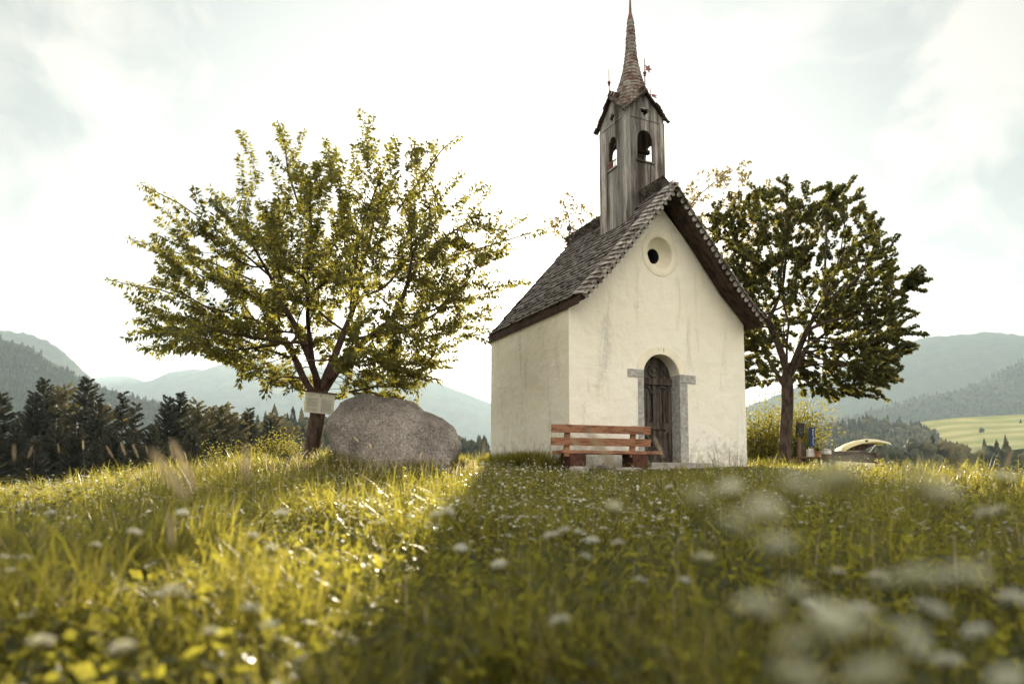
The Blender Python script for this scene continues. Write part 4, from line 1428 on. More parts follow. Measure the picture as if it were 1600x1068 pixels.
def ridge(name, pts, D, foot, m_, seedv, rough=0.012, crest_n=0.0, x0=None, x1=None, nxp=220, nyp=46, back=1.4, zf=-48):
    """a mountain: crest through pts (seen from the meadow), slopes on both sides"""
    xs = np.linspace(x0 if x0 is not None else pts[0][0], x1 if x1 is not None else pts[-1][0], nxp)
    py = interp_px(pts, xs)
    crest = np.array([tuple(at(a, b, D)) for a, b in zip(xs, py)])
    dirx = crest[:, 0] / D
    rows = []
    fs_ = np.concatenate([np.linspace(0, 1, nyp), np.linspace(1, 2, 10)[1:]])
    for f in fs_:
        if f <= 1:
            dist = D * (foot + (1 - foot) * f)
            hgt = zf + (crest[:, 2] - zf) * (f ** 1.15)
        else:
            dist = D * (1 + (back - 1) * (f - 1)); hgt = crest[:, 2] + (zf - crest[:, 2]) * (f - 1)
        x_ = crest[:, 0] * (0.35 * (dist / D) + 0.65)
        y_ = np.full(nxp, dist)
        sc = D * 0.10
        n_ = vnoise(x_ / sc + 50, y_ / sc + 50, seedv, 5)
        fall = (math.sin(PI * min(f, 1)) ** 0.7 if f <= 1 else 0)
        z_ = hgt + n_ * D * rough * 2.2 * fall
        if crest_n and f <= 1:
            z_ = z_ + vnoise(x_ / (D * 0.006) + 9, y_ / (D * 0.006) + 3, seedv + 9, 2) * crest_n
        rows.append(np.stack([x_, y_, z_], 1))
    Vr = np.concatenate(rows)
    nr_ = len(fs_)
    i_ = (np.arange(nr_ - 1)[:, None] * nxp + np.arange(nxp - 1)[None, :]).ravel()
    F_ = np.stack([i_, i_ + 1, i_ + nxp + 1, i_ + nxp], 1)
    o = np_mesh(name, Vr, [F_], m_, smooth=True)
    tag(o, kind='structure')
    return np.array(rows), o


def hill_mat(name, c0, c1, c2, scale, patch=0.6):
    t = NT(name)
    co = t.coord()
    f = t.noise(co, scale * 9, 7, 0.7)
    c = t.ramp(f, [(0.35, c0), (0.65, c1)])
    g = t.ramp(t.noise(co, scale, 4, 0.5, 0.4), [(patch, 0.0), (patch + 0.03, 1.0)])
    c = t.mix(g, c, c2)
    t.princ(c, 0.95, t.bump(t.noise(co, scale * 30, 5), 0.7, 8.0), 0, 0.05)
    return t.m


mf = hill_mat('forested_slope', (0.018, 0.026, 0.014), (0.045, 0.055, 0.026), (0.16, 0.17, 0.06), 0.0022, 0.68)
mf1 = hill_mat('near_forested_slope', (0.018, 0.026, 0.014), (0.045, 0.055, 0.026), (0.30, 0.26, 0.11), 0.004, 0.66)
mr = hill_mat('rocky_slope', (0.05, 0.06, 0.045), (0.11, 0.115, 0.085), (0.18, 0.17, 0.12), 0.0010, 0.60)

ridge('mountain', [(60, 640), (140, 592), (175, 586), (203, 588), (225, 596), (260, 590), (330, 600), (480, 650)], 6900, 0.8, mr, 1)
ridge('mountain', [(150, 640), (225, 600), (265, 581), (300, 576), (340, 580), (420, 620), (520, 660)], 6500, 0.8, mr, 2)
ridge('mountain', [(180, 650), (243, 617), (281, 595), (328, 574), (375, 561), (422, 564), (480, 572), (560, 578), (640, 588), (683, 597), (760, 627), (840, 655), (900, 690)], 6000, 0.72, mr, 3, 0.02)
ridge('mountain', [(-700, 480), (-300, 500), (0, 517), (40, 520), (75, 532), (100, 550), (130, 580), (165, 610), (200, 627), (260, 660)], 3200, 0.62, mf, 4, 0.012, 9)
ridge('mountain', [(1020, 690), (1120, 650), (1200, 622), (1290, 590), (1350, 560), (1411, 537), (1445, 527), (1498, 523), (1545, 518), (1590, 523), (1700, 540), (2000, 500), (2400, 520)], 3600, 0.60, mf, 5, 0.014, 9)
r1, _ = ridge('hill', [(-700, 470), (-300, 500), (0, 529), (47, 542), (78, 564), (125, 589), (150, 602), (187, 614), (234, 627), (265, 636), (330, 655), (420, 690)], 1500, 0.5, mf1, 6, 0.010)
r7, _ = ridge('hill', [(1180, 700), (1260, 668), (1350, 645), (1400, 630), (1440, 619), (1480, 615), (1520, 601), (1560, 584), (1600, 560), (1750, 530), (2300, 540)], 2200, 0.55, mf, 7, 0.012)
t = NT('striped_mown_field')
d = t.n('ShaderNodeTexWave', wave_type='BANDS', bands_direction='Y')
d.inputs['Scale'].default_value = 0.012; d.inputs['Distortion'].default_value = 5.0; d.inputs['Detail'].default_value = 3; d.inputs['Detail Scale'].default_value = 0.4
t.l(t.tc.outputs['Object'], d.inputs['Vector'])
c = t.ramp(d.outputs['Fac'], [(0.2, (0.25, 0.25, 0.09)), (0.5, (0.33, 0.30, 0.12)), (0.85, (0.37, 0.33, 0.15))])
c = t.mix(t.ramp(t.noise(t.coord(), 0.02, 6), [(0.4, 0.0), (0.65, 0.5)]), c, (0.16, 0.20, 0.05))
t.princ(c, 0.95, None, 0, 0.05)
rF, _ = ridge('field', [(1385, 668), (1450, 657), (1500, 652), (1600, 647), (1700, 642), (2300, 640)], 1100, 0.62, t.m, 8, 0.003)
r8, _ = ridge('hill', [(1150, 712), (1230, 690), (1290, 676), (1320, 668), (1350, 663), (1400, 666), (1432, 672), (1447, 684), (1452, 720)], 900, 0.6, mf, 9, 0.006)
r9, _ = ridge('hill', [(1180, 748), (1300, 728), (1380, 712), (1420, 704), (1450, 705), (1500, 708), (1550, 706), (1600, 700), (1700, 696), (2300, 690)], 270, 0.55, mf, 10, 0.004, zf=-46)
rL, _ = ridge('hill', [(200, 740), (300, 700), (380, 672), (430, 662), (480, 664), (560, 672), (700, 690), (800, 715), (900, 740)], 330, 0.5, mf, 11, 0.004, zf=-46)


def wood(name, rows, n, hmin, hmax, m_, flo=0.0, fhi=1.0, seedv=0, blob=0.3, sel=None, wr=0.21):
    """a far wood: many small tapered trees standing on a slope, one mass"""
    r_ = np.random.default_rng(seedv)
    nr_, nc, _ = rows.shape
    nr_ = nr_ - 9
    i = r_.uniform(flo, fhi, n) * (nr_ - 1.001); j = r_.uniform(0, nc - 1.001, n)
    a = i.astype(int); b = j.astype(int); fi = (i - a)[:, None]; fj = (j - b)[:, None]
    p = rows[a, b] * (1 - fi) * (1 - fj) + rows[a + 1, b] * fi * (1 - fj) + rows[a, b + 1] * (1 - fi) * fj + rows[a + 1, b + 1] * fi * fj
    if sel is not None: p = p[sel(p)]
    n = len(p)
    h = r_.uniform(hmin, hmax, n); isb = r_.uniform(0, 1, n) < blob
    # rings (radius factor, height factor) for conifers and for round crowns
    rc = np.array([[0.9, 0.05], [1.0, 0.2], [0.55, 0.45], [0.72, 0.48], [0.34, 0.72], [0.42, 0.74], [0.0, 1.0]])
    rb = np.array([[0.5, 0.05], [1.3, 0.25], [1.6, 0.45], [1.5, 0.6], [1.1, 0.76], [0.7, 0.86], [0.0, 0.92]])
    K = 6
    V_ = np.zeros((n, 7, K, 3))
    for q in range(7):
        rad = np.where(isb, rb[q, 0], rc[q, 0]) * h * wr
        zz = np.where(isb, rb[q, 1], rc[q, 1]) * h * np.where(isb, 0.8, 1.0)
        for k in range(K):
            an_ = 2 * PI * k / K + r_.uniform(-0.3, 0.3, n)
            jr = r_.uniform(0.65, 1.3, n)
            V_[:, q, k, 0] = p[:, 0] + np.cos(an_) * rad * jr
            V_[:, q, k, 1] = p[:, 1] + np.sin(an_) * rad * jr
            V_[:, q, k, 2] = p[:, 2] - h * 0.08 + zz + r_.uniform(-0.04, 0.04, n) * h * (q < 6)
    b0 = (np.arange(n) * 7 * K)[:, None]
    F_ = []
    for q in range(6):
        for k in range(K):
            k2 = (k + 1) % K
            F_.append(b0 + np.array([[q * K + k, q * K + k2, (q + 1) * K + k2, (q + 1) * K + k]]))
    o = np_mesh(name, V_.reshape(-1, 3), [np.concatenate(F_)], m_)
    tag(o, kind='stuff')
    return o


M['wood_dark'] = leafy('far_wood_dark', [(0.0, (0.018, 0.026, 0.016)), (0.8, (0.045, 0.052, 0.026)), (1.0, (0.08, 0.075, 0.035))], (0.08, 0.08, 0.03), 0.1, 0.9, 0.01)
M['wood_mid'] = leafy('far_wood_mixed', [(0.0, (0.03, 0.038, 0.022)), (0.7, (0.075, 0.075, 0.035)), (1.0, (0.14, 0.115, 0.05))], (0.15, 0.13, 0.04), 0.15, 0.9, 0.01)
def cutmeadow(p):
    n_ = vnoise(p[:, 0] / 160 + 3, p[:, 1] / 120 + 8, 3, 2)
    return n_ < 0.42
o = wood('forest', r1, 12000, 8, 17, M['wood_dark'], 0.2, 1.0, 21, 0.1, cutmeadow)
tag(o, 'dark conifer forest covering the near slope at the left edge', 'forest')
o = wood('forest', r7, 9000, 9, 20, M['wood_dark'], 0.1, 1.0, 22, 0.4)
tag(o, 'hazy forest on the rising shoulder behind the mown field', 'forest')
o = wood('forest', r8, 2600, 11, 20, M['wood_mid'], 0.1, 1.0, 23, 0.45)
tag(o, 'pale hazy wood on the low rise left of the mown field', 'forest')
o = wood('forest', r9, 1700, 5.0, 10.5, M['wood_mid'], 0.2, 1.0, 24, 0.5)
tag(o, 'dark wood below the mown field at the right edge', 'forest')
o = wood('forest', rL, 1300, 7, 12, M['wood_mid'], 0.2, 1.0, 25, 0.5)
tag(o, 'pale hazy wood showing beyond the leaning tree trunk', 'forest')
o = wood('forest', rF, 60, 6, 11, M['wood_dark'], 0.55, 1.0, 26, 0.8, lambda p: vnoise(p[:, 0] / 60 + 1, p[:, 1] / 40, 5, 2) > 0.12)
tag(o, 'scattered small trees on the mown field', 'forest')


# ------------------------------------------------------------------ things right of the chapel
def mk(name, c, rough=0.6, **k): return simple(name, c, rough, k.get('var', 0.15), k.get('scale', 8), k.get('bump', 0.1), k.get('metallic', 0.0))
M['black'] = mk('black_lacquer', (0.012, 0.012, 0.014), 0.4)
M['greygreen'] = mk('grey_green_cabinet', (0.05, 0.055, 0.045), 0.6)
M['post'] = old_wood('brown_post_wood', (0.16, 0.09, 0.055), (0.30, 0.19, 0.12), (0.10, 0.06, 0.04), (8, 8, 1))
M['blue'] = mk('navy_banner', (0.012, 0.045, 0.13), 0.6, var=0.05)
M['white'] = mk('white_cloth', (0.72, 0.71, 0.68), 0.7, var=0.05)
M['terra'] = mk('terracotta', (0.30, 0.12, 0.07), 0.8)
M['cream'] = mk('cream_car_paint', (0.52, 0.46, 0.24), 0.3, var=0.05, bump=0.0)
M['glass'] = mk('dark_glass', (0.02, 0.022, 0.025), 0.1, bump=0)
M['rubber'] = mk('tyre_rubber', (0.02, 0.02, 0.02), 0.8)
M['chrome'] = simple('chrome_trim', (0.5, 0.5, 0.5), 0.2, 0.05, 5, 0.0, 1.0)
M['wicker'] = old_wood('wicker', (0.13, 0.09, 0.05), (0.30, 0.22, 0.13), (0.10, 0.07, 0.04), (20, 20, 40))
M['fence'] = old_wood('grey_fence_wood', (0.10, 0.085, 0.07), (0.24, 0.20, 0.17), (0.07, 0.05, 0.04), (1.2, 9, 9))

Yp = 18.0
p0 = at(1250, 715, Yp); g0 = gz(p0.x, p0.y)
post = empty('display_post', (p0.x, p0.y, g0), 'brown wooden post carrying a black panel beside the maple trunk', 'post')
mb = MB(); mb.tube([(p0.x, p0.y, g0 - 0.2), (p0.x - 0.02, p0.y, at(1250, 690, Yp).z), (at(1247, 655, Yp).x, p0.y, at(1247, 655, Yp).z)], [0.06, 0.055, 0.05], 8)
mb.build('pole', M['post'], post)
mb = MB()
q0 = at(1244, 661, Yp - 0.1); q1 = at(1256, 680, Yp - 0.1)
mb.box((q0 + q1) / 2, Vector((0.10, 0.03, 0)), Vector((-0.01, 0.04, 0)), Vector((0.012, 0, 0.165)))
mb.build('panel', M['black'], post, bevel=0.008)
mb = MB(); mb.tube([at(1245, 681, Yp - 0.1), at(1241, 684, Yp - 0.12), at(1241, 691, Yp - 0.12), at(1247, 692, Yp - 0.1)], 0.012, 6)
mb.build('cable', M['black'], post)
mb = MB()
q0 = at(1248, 691, Yp + 0.25)
mb.box((q0.x, q0.y, (q0.z + g0) / 2), (0.115, 0.02, 0), (-0.01, 0.09, 0), (0, 0, (q0.z - g0) / 2))
o = mb.build('cabinet', M['greygreen'], bevel=0.01); tag(o, 'dark grey green cabinet standing behind the wooden post', 'cabinet')

bp_ = at(1268, 668, 18.6)
ban = empty('banner', (bp_.x, bp_.y, gz(bp_.x, bp_.y)), 'narrow upright navy banner with small white lettering running down it', 'banner')
mb = MB(); z0 = at(1268, 698, 18.6).z; z1 = at(1268, 667, 18.6).z
mb.box((bp_.x, bp_.y, (z0 + z1) / 2), (0.082, 0.01, 0), (0, 0.008, 0), (0.006, 0, (z1 - z0) / 2))
mb.build('cloth', M['blue'], ban)
mb = MB(); mb.tube([(bp_.x - 0.085, bp_.y + 0.02, gz(bp_.x, bp_.y)), (bp_.x - 0.085, bp_.y + 0.02, z1)], 0.01, 6); mb.build('pole', M['chrome'], ban)
mb = MB()
rr = random.Random(5)
for k in range(9):      # worn lettering, too small to read
    zz = z0 + 0.05 + k * (z1 - z0 - 0.14) / 9
    hh = (z1 - z0) / 9 * 0.30
    mb.box((bp_.x + 0.032, bp_.y - 0.012, zz + hh), (0.020, 0, 0), (0, 0.002, 0), (0, 0, hh * 0.25))
    mb.box((bp_.x + rr.choice((0.018, 0.046)), bp_.y - 0.0125, zz + hh), (0.005, 0, 0), (0, 0.002, 0), (0, 0, hh))
    if rr.random() < 0.5: mb.box((bp_.x + 0.032, bp_.y - 0.0118, zz + 2 * hh), (0.018, 0, 0), (0, 0.002, 0), (0, 0, hh * 0.22))
mb.lathe((bp_.x + 0.032, bp_.y - 0.012, z1 - 0.07), [(0.022, 0.0), (0.022, 0.004), (0.0, 0.004)], 10, (0, -1, 0))
mb.build('lettering', M['white'], ban)

# table behind the crest with things on it
ta, tb_ = at(1243, 713, 17.6), at(1288, 713, 17.9)
tz = ta.z
tab = empty('picnic_table', ((ta.x + tb_.x) / 2, ta.y, gz(ta.x, ta.y)), 'low brown wooden table in the grass below the navy banner', 'table')
mb = MB(); mb.bbox(ta.x, tb_.x, 17.5, 18.1, tz - 0.04, tz); mb.build('table_top', M['post'], tab, bevel=0.005)
for xx in (ta.x + 0.08, tb_.x - 0.08):
    for yy in (17.56, 18.04):
        mb = MB(); mb.bbox(xx - 0.03, xx + 0.03, yy - 0.03, yy + 0.03, gz(xx, yy) - 0.1, tz - 0.04); mb.build('leg', M['post'], tab)
def px2(px, py, Y): return at(px, py, Y)
c_ = px2(1268, 713, 17.8)
mb = MB(); mb.box((c_.x, c_.y, tz + 0.10), (0.11, 0, 0), (0, 0.07, 0), (0, 0, 0.10)); mb.box((c_.x, c_.y, tz + 0.205), (0.085, 0, 0.01), (0, 0.05, 0), (0, 0, 0.012))
o = mb.build('box', M['white'], bevel=0.02); tag(o, 'pale box under the navy banner on the low table', 'box')
c_ = px2(1277, 713, 17.7)
pot = empty('flower_pot', (c_.x, c_.y, tz), 'brown flower pot with a small green plant on the low table', 'flower pot')
mb = MB(); mb.lathe((c_.x, c_.y, tz), [(0.0, 0.002), (0.045, 0.002), (0.062, 0.12), (0.07, 0.12), (0.07, 0.14), (0.055, 0.14), (0.05, 0.12), (0, 0.12)], 14); mb.build('pot', M['terra'], pot)
nn_ = 160; bs = np.array([c_.x, c_.y, tz + 0.15]) + rng.normal(0, 1, (nn_, 3)) * np.array([0.05, 0.05, 0.035]) + np.array([0, 0, 0.05])
leaves_mesh('plant', bs, rng.normal(0, 1, (nn_, 3)), np.full(nn_, 0.05), np.full(nn_, 0.025), M['bush'], pot)
c_ = px2(1291, 713, 17.9)
bas = empty('basket', (c_.x, c_.y, tz - 0.01), 'upright wicker basket with a white cloth over its rim', 'basket')
mb = MB(); mb.lathe((c_.x, c_.y, tz - 0.15), [(0, 0), (0.09, 0.0), (0.115, 0.2), (0.12, 0.34), (0.11, 0.345), (0.1, 0.2), (0, 0.18)], 16); mb.build('body', M['wicker'], bas)
mb = MB(); mb.tube([(c_.x + 0.11 * math.cos(a), c_.y, tz + 0.18 + 0.12 * math.sin(a)) for a in np.linspace(0, PI, 9)], 0.008, 6); mb.build('handle', M['wicker'], bas)
mb = MB(); mb.lathe((c_.x, c_.y, tz + 0.155), [(0.0, 0.06), (0.06, 0.055), (0.118, 0.04), (0.13, -0.03), (0.128, -0.08)], 11); mb.build('cloth', M['white'], bas)

# fence
fY = 18.6
fe = empty('wooden_fence', (at(1330, 715, fY).x, fY, gz(at(1330, 715, fY).x, fY)), 'weathered grey wooden rail fence in front of the open car boot', 'fence')
a0, a1 = at(1296, 704, fY), at(1371, 708, fY)
mb = MB(); mb.box((a0 + a1) / 2 - Vector((0, 0, 0.05)), (a1 - a0) / 2, (0, 0.02, 0), (0, 0, 0.06)); mb.build('rail', M['fence'], fe, bevel=0.004)
mb = MB(); mb.box((a0 + a1) / 2 - Vector((0, 0, 0.21)), (a1 - a0) / 2, (0, 0.02, 0), (0, 0, 0.055)); mb.build('rail', M['fence'], fe, bevel=0.004)
for px in (1300, 1371):
    q = at(px, 705, fY - 0.06)
    mb = MB(); mb.bbox(q.x - 0.06, q.x + 0.06, q.y - 0.05, q.y + 0.03, gz(q.x, q.y) - 0.1, q.z + 0.01); mb.build('post', M['fence'], fe, bevel=0.008)
a0, a1 = at(1203, 712, 17.2), at(1243, 716, 17.2)
f2 = empty('wooden_beam', ((a0.x + a1.x) / 2, 17.2, gz(a0.x, 17.2)), 'grey weathered beam lying at the foot of the maple trunk', 'beam')
mb = MB(); mb.box((a0 + a1) / 2 - Vector((0, 0, 0.08)), (a1 - a0) / 2, (0, 0.06, 0), (0, 0, 0.08)); mb.build('timber', M['fence'], f2, bevel=0.006)

# car with open boot lid
cY = 22.0
lh = at(1309, 705, cY)      # hinge end
gcar = gz(lh.x, cY)
car = empty('parked_car', (lh.x - 0.2, cY, gcar), 'cream coloured car with its curved boot lid raised behind the rail fence', 'car')
ztop = at(1309, 717, cY).z
bodyp = [(-2.7, 0.30), (-2.75, 0.55), (-2.5, 0.78), (-1.6, 0.90), (-0.2, 0.95), (0.9, 0.92), (1.35, 0.80), (1.45, 0.50), (1.35, 0.28)]
sc_ = (ztop - gcar) / 0.95
mb = MB()
hw = [0.62, 0.72, 0.78, 0.80, 0.80, 0.78, 0.74, 0.70, 0.62]
secs = 7
xsb = np.linspace(-2.7, 1.4, 24)
up_ = lambda x_: np.interp(x_, [-2.7, -2.5, -1.6, -0.2, 0.9, 1.3, 1.4], [0.55, 0.75, 0.88, 0.93, 0.90, 0.80, 0.55])
wd_ = lambda x_: np.interp(x_, [-2.7, -2.3, -1, 0.8, 1.4], [0.55, 0.74, 0.80, 0.78, 0.62])
vs = []
for x_ in xsb:
    h_ = up_(x_) * sc_; w_ = wd_(x_)
    ring_ = [(-w_ * 0.9, 0.25), (-w_, 0.4), (-w_, h_ * 0.72), (-w_ * 0.85, h_ * 0.95), (-w_ * 0.5, h_), (w_ * 0.5, h_), (w_ * 0.85, h_ * 0.95), (w_, h_ * 0.72), (w_, 0.4), (w_ * 0.9, 0.25)]
    vs += [(lh.x + x_, cY + a, gcar + b) for a, b in ring_]
k_ = 10
fs = [(i * k_ + j, i * k_ + (j + 1) % k_, (i + 1) * k_ + (j + 1) % k_, (i + 1) * k_ + j) for i in range(len(xsb) - 1) for j in range(k_)]
fs += [tuple(range(k_))[::-1], tuple((len(xsb) - 1) * k_ + j for j in range(k_))]
mb.add(vs, fs); mb.build('body', M['cream'], car, smooth=True)
for x_ in (-1.9, 0.75):
    for sy in (-1, 1):
        mb = MB(); mb.lathe((lh.x + x_, cY + sy * 0.70, gcar + 0.29), [(0.0, 0.0), (0.29, 0.0), (0.30, 0.04), (0.30, 0.13), (0.28, 0.16), (0.2, 0.165)], 22, (0, sy, 0))
        wh = mb.build('wheel', M['rubber'], car)
        mb = MB(); mb.lathe((lh.x + x_, cY + sy * 0.70, gcar + 0.29), [(0.2, 0.165), (0.18, 0.15), (0.06, 0.17), (0.0, 0.18)], 18, (0, sy, 0)); mb.build('hub_cap', M['chrome'], wh)
# lid: curved shell
lp = [(1309, 704), (1313, 698), (1322, 693), (1336, 688), (1352, 685.5), (1366, 686), (1378, 688.5), (1384, 690)]
mb = MB(); nw = 9; vs = []
pts = [at(a, b, cY) for a, b in lp]
for lay in (0, 1):
    for i, p in enumerate(pts):
        for j in range(nw):
            f = j / (nw - 1) * 2 - 1
            wid = 0.42 * (0.82 + 0.18 * math.sin(PI * i / (len(pts) - 1)))
            vs.append((p.x, cY + f * wid, p.z - 0.10 * abs(f) ** 2.5 - lay * (0.045 if 0 < j < nw - 1 else 0.02)))
n1 = len(pts) * nw
for i in range(len(pts) - 1):
    for j in range(nw - 1):
        a = i * nw + j
        fs_ = (a, a + 1, a + nw + 1, a + nw)
        mb.f.append(fs_); mb.f.append(tuple(n1 + q for q in fs_[::-1]))
    for j in (0, nw - 1):
        a = i * nw + j; mb.f.append((a, a + nw, n1 + a + nw, n1 + a))
for i in (0, len(pts) - 1):
    for j in range(nw - 1):
        a = i * nw + j; mb.f.append((a, a + 1, n1 + a + 1, n1 + a))
mb.v = vs
lid = mb.build('boot_lid', M['cream'], car, smooth=False)
mb = MB()
q0, q1, q2, q3 = at(1318, 702, cY - 0.3), at(1340, 694, cY - 0.3), at(1372, 692, cY - 0.3), at(1349, 703, cY - 0.3)
mb.add([q0, q1, q2, q3] + [q + Vector((0, 0.6, 0)) for q in (q0, q1, q2, q3)], [(0, 1, 2, 3), (7, 6, 5, 4), (0, 4, 5, 1), (1, 5, 6, 2), (2, 6, 7, 3), (3, 7, 4, 0)])
mb.build('lid_lining', M['soffit'], lid)
mb = MB(); mb.tube([at(1368, 694, cY - 0.45), at(1356, 709, cY - 0.45)], 0.012, 6); mb.build('strut', M['chrome'], car)
mb = MB(); mb.tube([at(1368, 694, cY + 0.45), at(1356, 709, cY + 0.45)], 0.012, 6); mb.build('strut', M['chrome'], car)
mb = MB(); q = at(1354, 688, cY - 0.58); mb.box(q - Vector((0, 0, 0.01)), (0.035, 0, 0), (0, 0.02, 0), (0, 0, 0.03)); mb.build('latch', M['black'], lid)

# ------------------------------------------------------------------ notice board on the leaning tree
nY = 11.72
n0, n1_, n2, n3 = at(477, 611, nY), at(524, 616, nY + 0.1), at(521, 648, nY + 0.1), at(475, 643, nY)
nb = empty('notice_board', (n0 + n1_ + n2 + n3) / 4, 'cream sheet of small print in a wooden holder fixed to the leaning tree', 'notice board')
ex = ((n1_ + n2) / 2 - (n0 + n3) / 2); ez = ((n0 + n1_) / 2 - (n2 + n3) / 2); ey = ez.cross(ex).normalized()
if ey.y > 0: ey = -ey
cN = (n0 + n1_ + n2 + n3) / 4
M['paper'] = mk('laminated_paper', (0.50, 0.48, 0.38), 0.5, var=0.04, scale=3, bump=0.02)
M['ink'] = mk('faded_print', (0.27, 0.27, 0.23), 0.7, var=0.1)
mb = MB(); mb.box(cN, ex / 2, ez / 2, ey * 0.012); bo_ = mb.build('sheet', M['paper'], nb, bevel=0.004)
mb = MB()
rr = random.Random(9)
for cidx in (0, 1):
    for k in range(19):
        if cidx == 0 and k in (13,): continue
        fz = 0.20 - k * 0.034
        wl = rr.uniform(0.34, 0.385) if rr.random() < 0.8 else rr.uniform(0.15, 0.3)
        xc = -0.42 + cidx * 0.47
        mb.box(cN + ey * 0.013 + ex * (xc + wl / 2) + ez * fz, ex * (wl / 2), ez * 0.0085, ey * 0.0015)
for k, (a, b) in enumerate(((-0.40, -0.18), (-0.40, -0.25))):
    mb.box(cN + ey * 0.013 + ex * ((a + b) / 2) + ez * (0.36 - k * 0.07), ex * ((b - a) / 2), ez * 0.012, ey * 0.0015)
mb.box(cN + ey * 0.013 + ex * 0.03 + ez * 0.36, ex * 0.02, ez * 0.07, ey * 0.002)
mb.build('print', M['ink'], bo_)
mb = MB(); mb.box(cN + ez * 0.52 + ey * 0.0, ex * 0.57, ez * 0.025, ey * 0.05); mb.build('cap_board', M['bench_dark'], nb, bevel=0.004)
mb = MB(); mb.box(cN - ey * 0.10, ex * 0.06, ez * 0.4, ey * 0.088); mb.build('bracket', M['iron'], nb)

# ------------------------------------------------------------------ meadow
M['grass'] = leafy('meadow_grass', [(0.0, (0.007, 0.013, 0.005)), (0.5, (0.017, 0.027, 0.009)), (0.85, (0.045, 0.052, 0.016)), (0.93, (0.17, 0.13, 0.07)), (1.0, (0.26, 0.20, 0.11))], (0.60, 0.53, 0.07), 0.52, 0.42, 0.7, 0.62, 0.22)
M['clover'] = leafy('meadow_herb_leaf', [(0.0, (0.007, 0.014, 0.005)), (0.6, (0.018, 0.030, 0.009)), (1.0, (0.06, 0.062, 0.018))], (0.60, 0.54, 0.065), 0.52, 0.40, 0.7, 0.62, 0.25)
M['petal'] = leafy('white_petal', [(0.0, (0.45, 0.46, 0.38)), (1.0, (0.75, 0.74, 0.66))], (0.8, 0.78, 0.6), 0.4, 0.7)
M['umbel'] = leafy('cream_umbel', [(0.0, (0.60, 0.61, 0.46)), (1.0, (0.85, 0.84, 0.70))], (0.7, 0.7, 0.45), 0.4, 0.7)
M['seed'] = leafy('tan_seed_head', [(0.0, (0.33, 0.26, 0.17)), (1.0, (0.52, 0.43, 0.30))], (0.7, 0.58, 0.36), 0.45, 0.7)


def clear_of_things(x, y):
    p = np.stack([x - O.x, y - O.y], 1)
    t_ = p @ np.array([U.x, U.y]); s_ = p @ np.array([N.x, N.y])
    inch = (t_ > -0.02) & (t_ < W + 0.02) & (s_ > -0.02)
    step_ = (t_ > 0.65) & (t_ < 3.0) & (s_ > -0.64) & (s_ <= 0)
    bo2 = ((x + 1.9) / 1.0) ** 2 + ((y - 11.1) / 0.8) ** 2 < 1
    return ~(inch | step_ | bo2)


def blades(name, x, y, h, w_, lean, m_, label=None, z=None):
    n = len(x)
    z = ground(x, y) - 0.01 if z is None else z
    az = rng.uniform(0, 2 * PI, n); fa = az + rng.normal(PI / 2, 0.5, n)
    bx, by = np.cos(az) * lean, np.sin(az) * lean
    sx, sy = np.cos(fa), np.sin(fa)
    rings = [(0.0, 0.0, 1.0), (0.45, 0.22, 0.9), (0.80, 0.62, 0.6), (1.0, 1.0, 0.0)]
    Vb = np.zeros((n, 7, 3))
    for q, (f, b, wv) in enumerate(rings):
        cx = x + bx * b * h; cy_ = y + by * b * h; cz = z + h * f * (1 - 0.25 * lean * b)
        if q < 3:
            Vb[:, 2 * q, 0] = cx - sx * w_ * wv / 2; Vb[:, 2 * q, 1] = cy_ - sy * w_ * wv / 2; Vb[:, 2 * q, 2] = cz
            Vb[:, 2 * q + 1, 0] = cx + sx * w_ * wv / 2; Vb[:, 2 * q + 1, 1] = cy_ + sy * w_ * wv / 2; Vb[:, 2 * q + 1, 2] = cz
        else:
            Vb[:, 6, 0] = cx; Vb[:, 6, 1] = cy_; Vb[:, 6, 2] = cz
    b0 = (np.arange(n) * 7)[:, None]
    Q = np.concatenate([b0 + np.array([[0, 1, 3, 2]]), b0 + np.array([[2, 3, 5, 4]])])
    T_ = b0 + np.array([[4, 5, 6]])
    o = np_mesh(name, Vb.reshape(-1, 3), [Q, T_], m_, smooth=True)
    tag(o, label, 'grass', kind='stuff')
    return o


def fan(n, d0, d1, r0=-1.0, r1=1.0, power=1.0):
    d = d0 + (d1 - d0) * rng.uniform(0, 1, n) ** power
    r_ = rng.uniform(r0, r1, n)
    return r_ * (d + 0.3), d


def near_wall(x, y):
    """1 far from the chapel, small close to it, where the grass is kept short"""
    d = np.hypot((x - 2.6) / 1.25, (y - 12.7))
    return 0.17 + 0.83 * sm(1.4, 4.6, d)


n = 230000
x, y = fan(n, 0.45, 19.0)
k = clear_of_things(x, y); x, y = x[k], y[k]
hn = vnoise(x * 0.9 + 40, y * 0.9 + 40, 2, 3)
h2 = vnoise(x * 3.1 + 7, y * 3.1 + 21, 5, 2)
h = (0.20 + 0.12 * hn) * np.clip(1.0 + 1.7 * h2, 0.22, 2.3) * near_wall(x, y) * rng.uniform(0.45, 1.35, len(x))
h = np.where(y < 2.0, np.minimum(h, 0.14 + 0.13 * y), h)
h = np.maximum(h, 0.03)
blades('grass', x, y, h, (0.0042 + 0.00055 * y) * rng.uniform(0.6, 1.3, len(x)), rng.uniform(0.1, 1.0, len(x)), M['grass'], 'long green and yellow meadow grass covering the knoll')
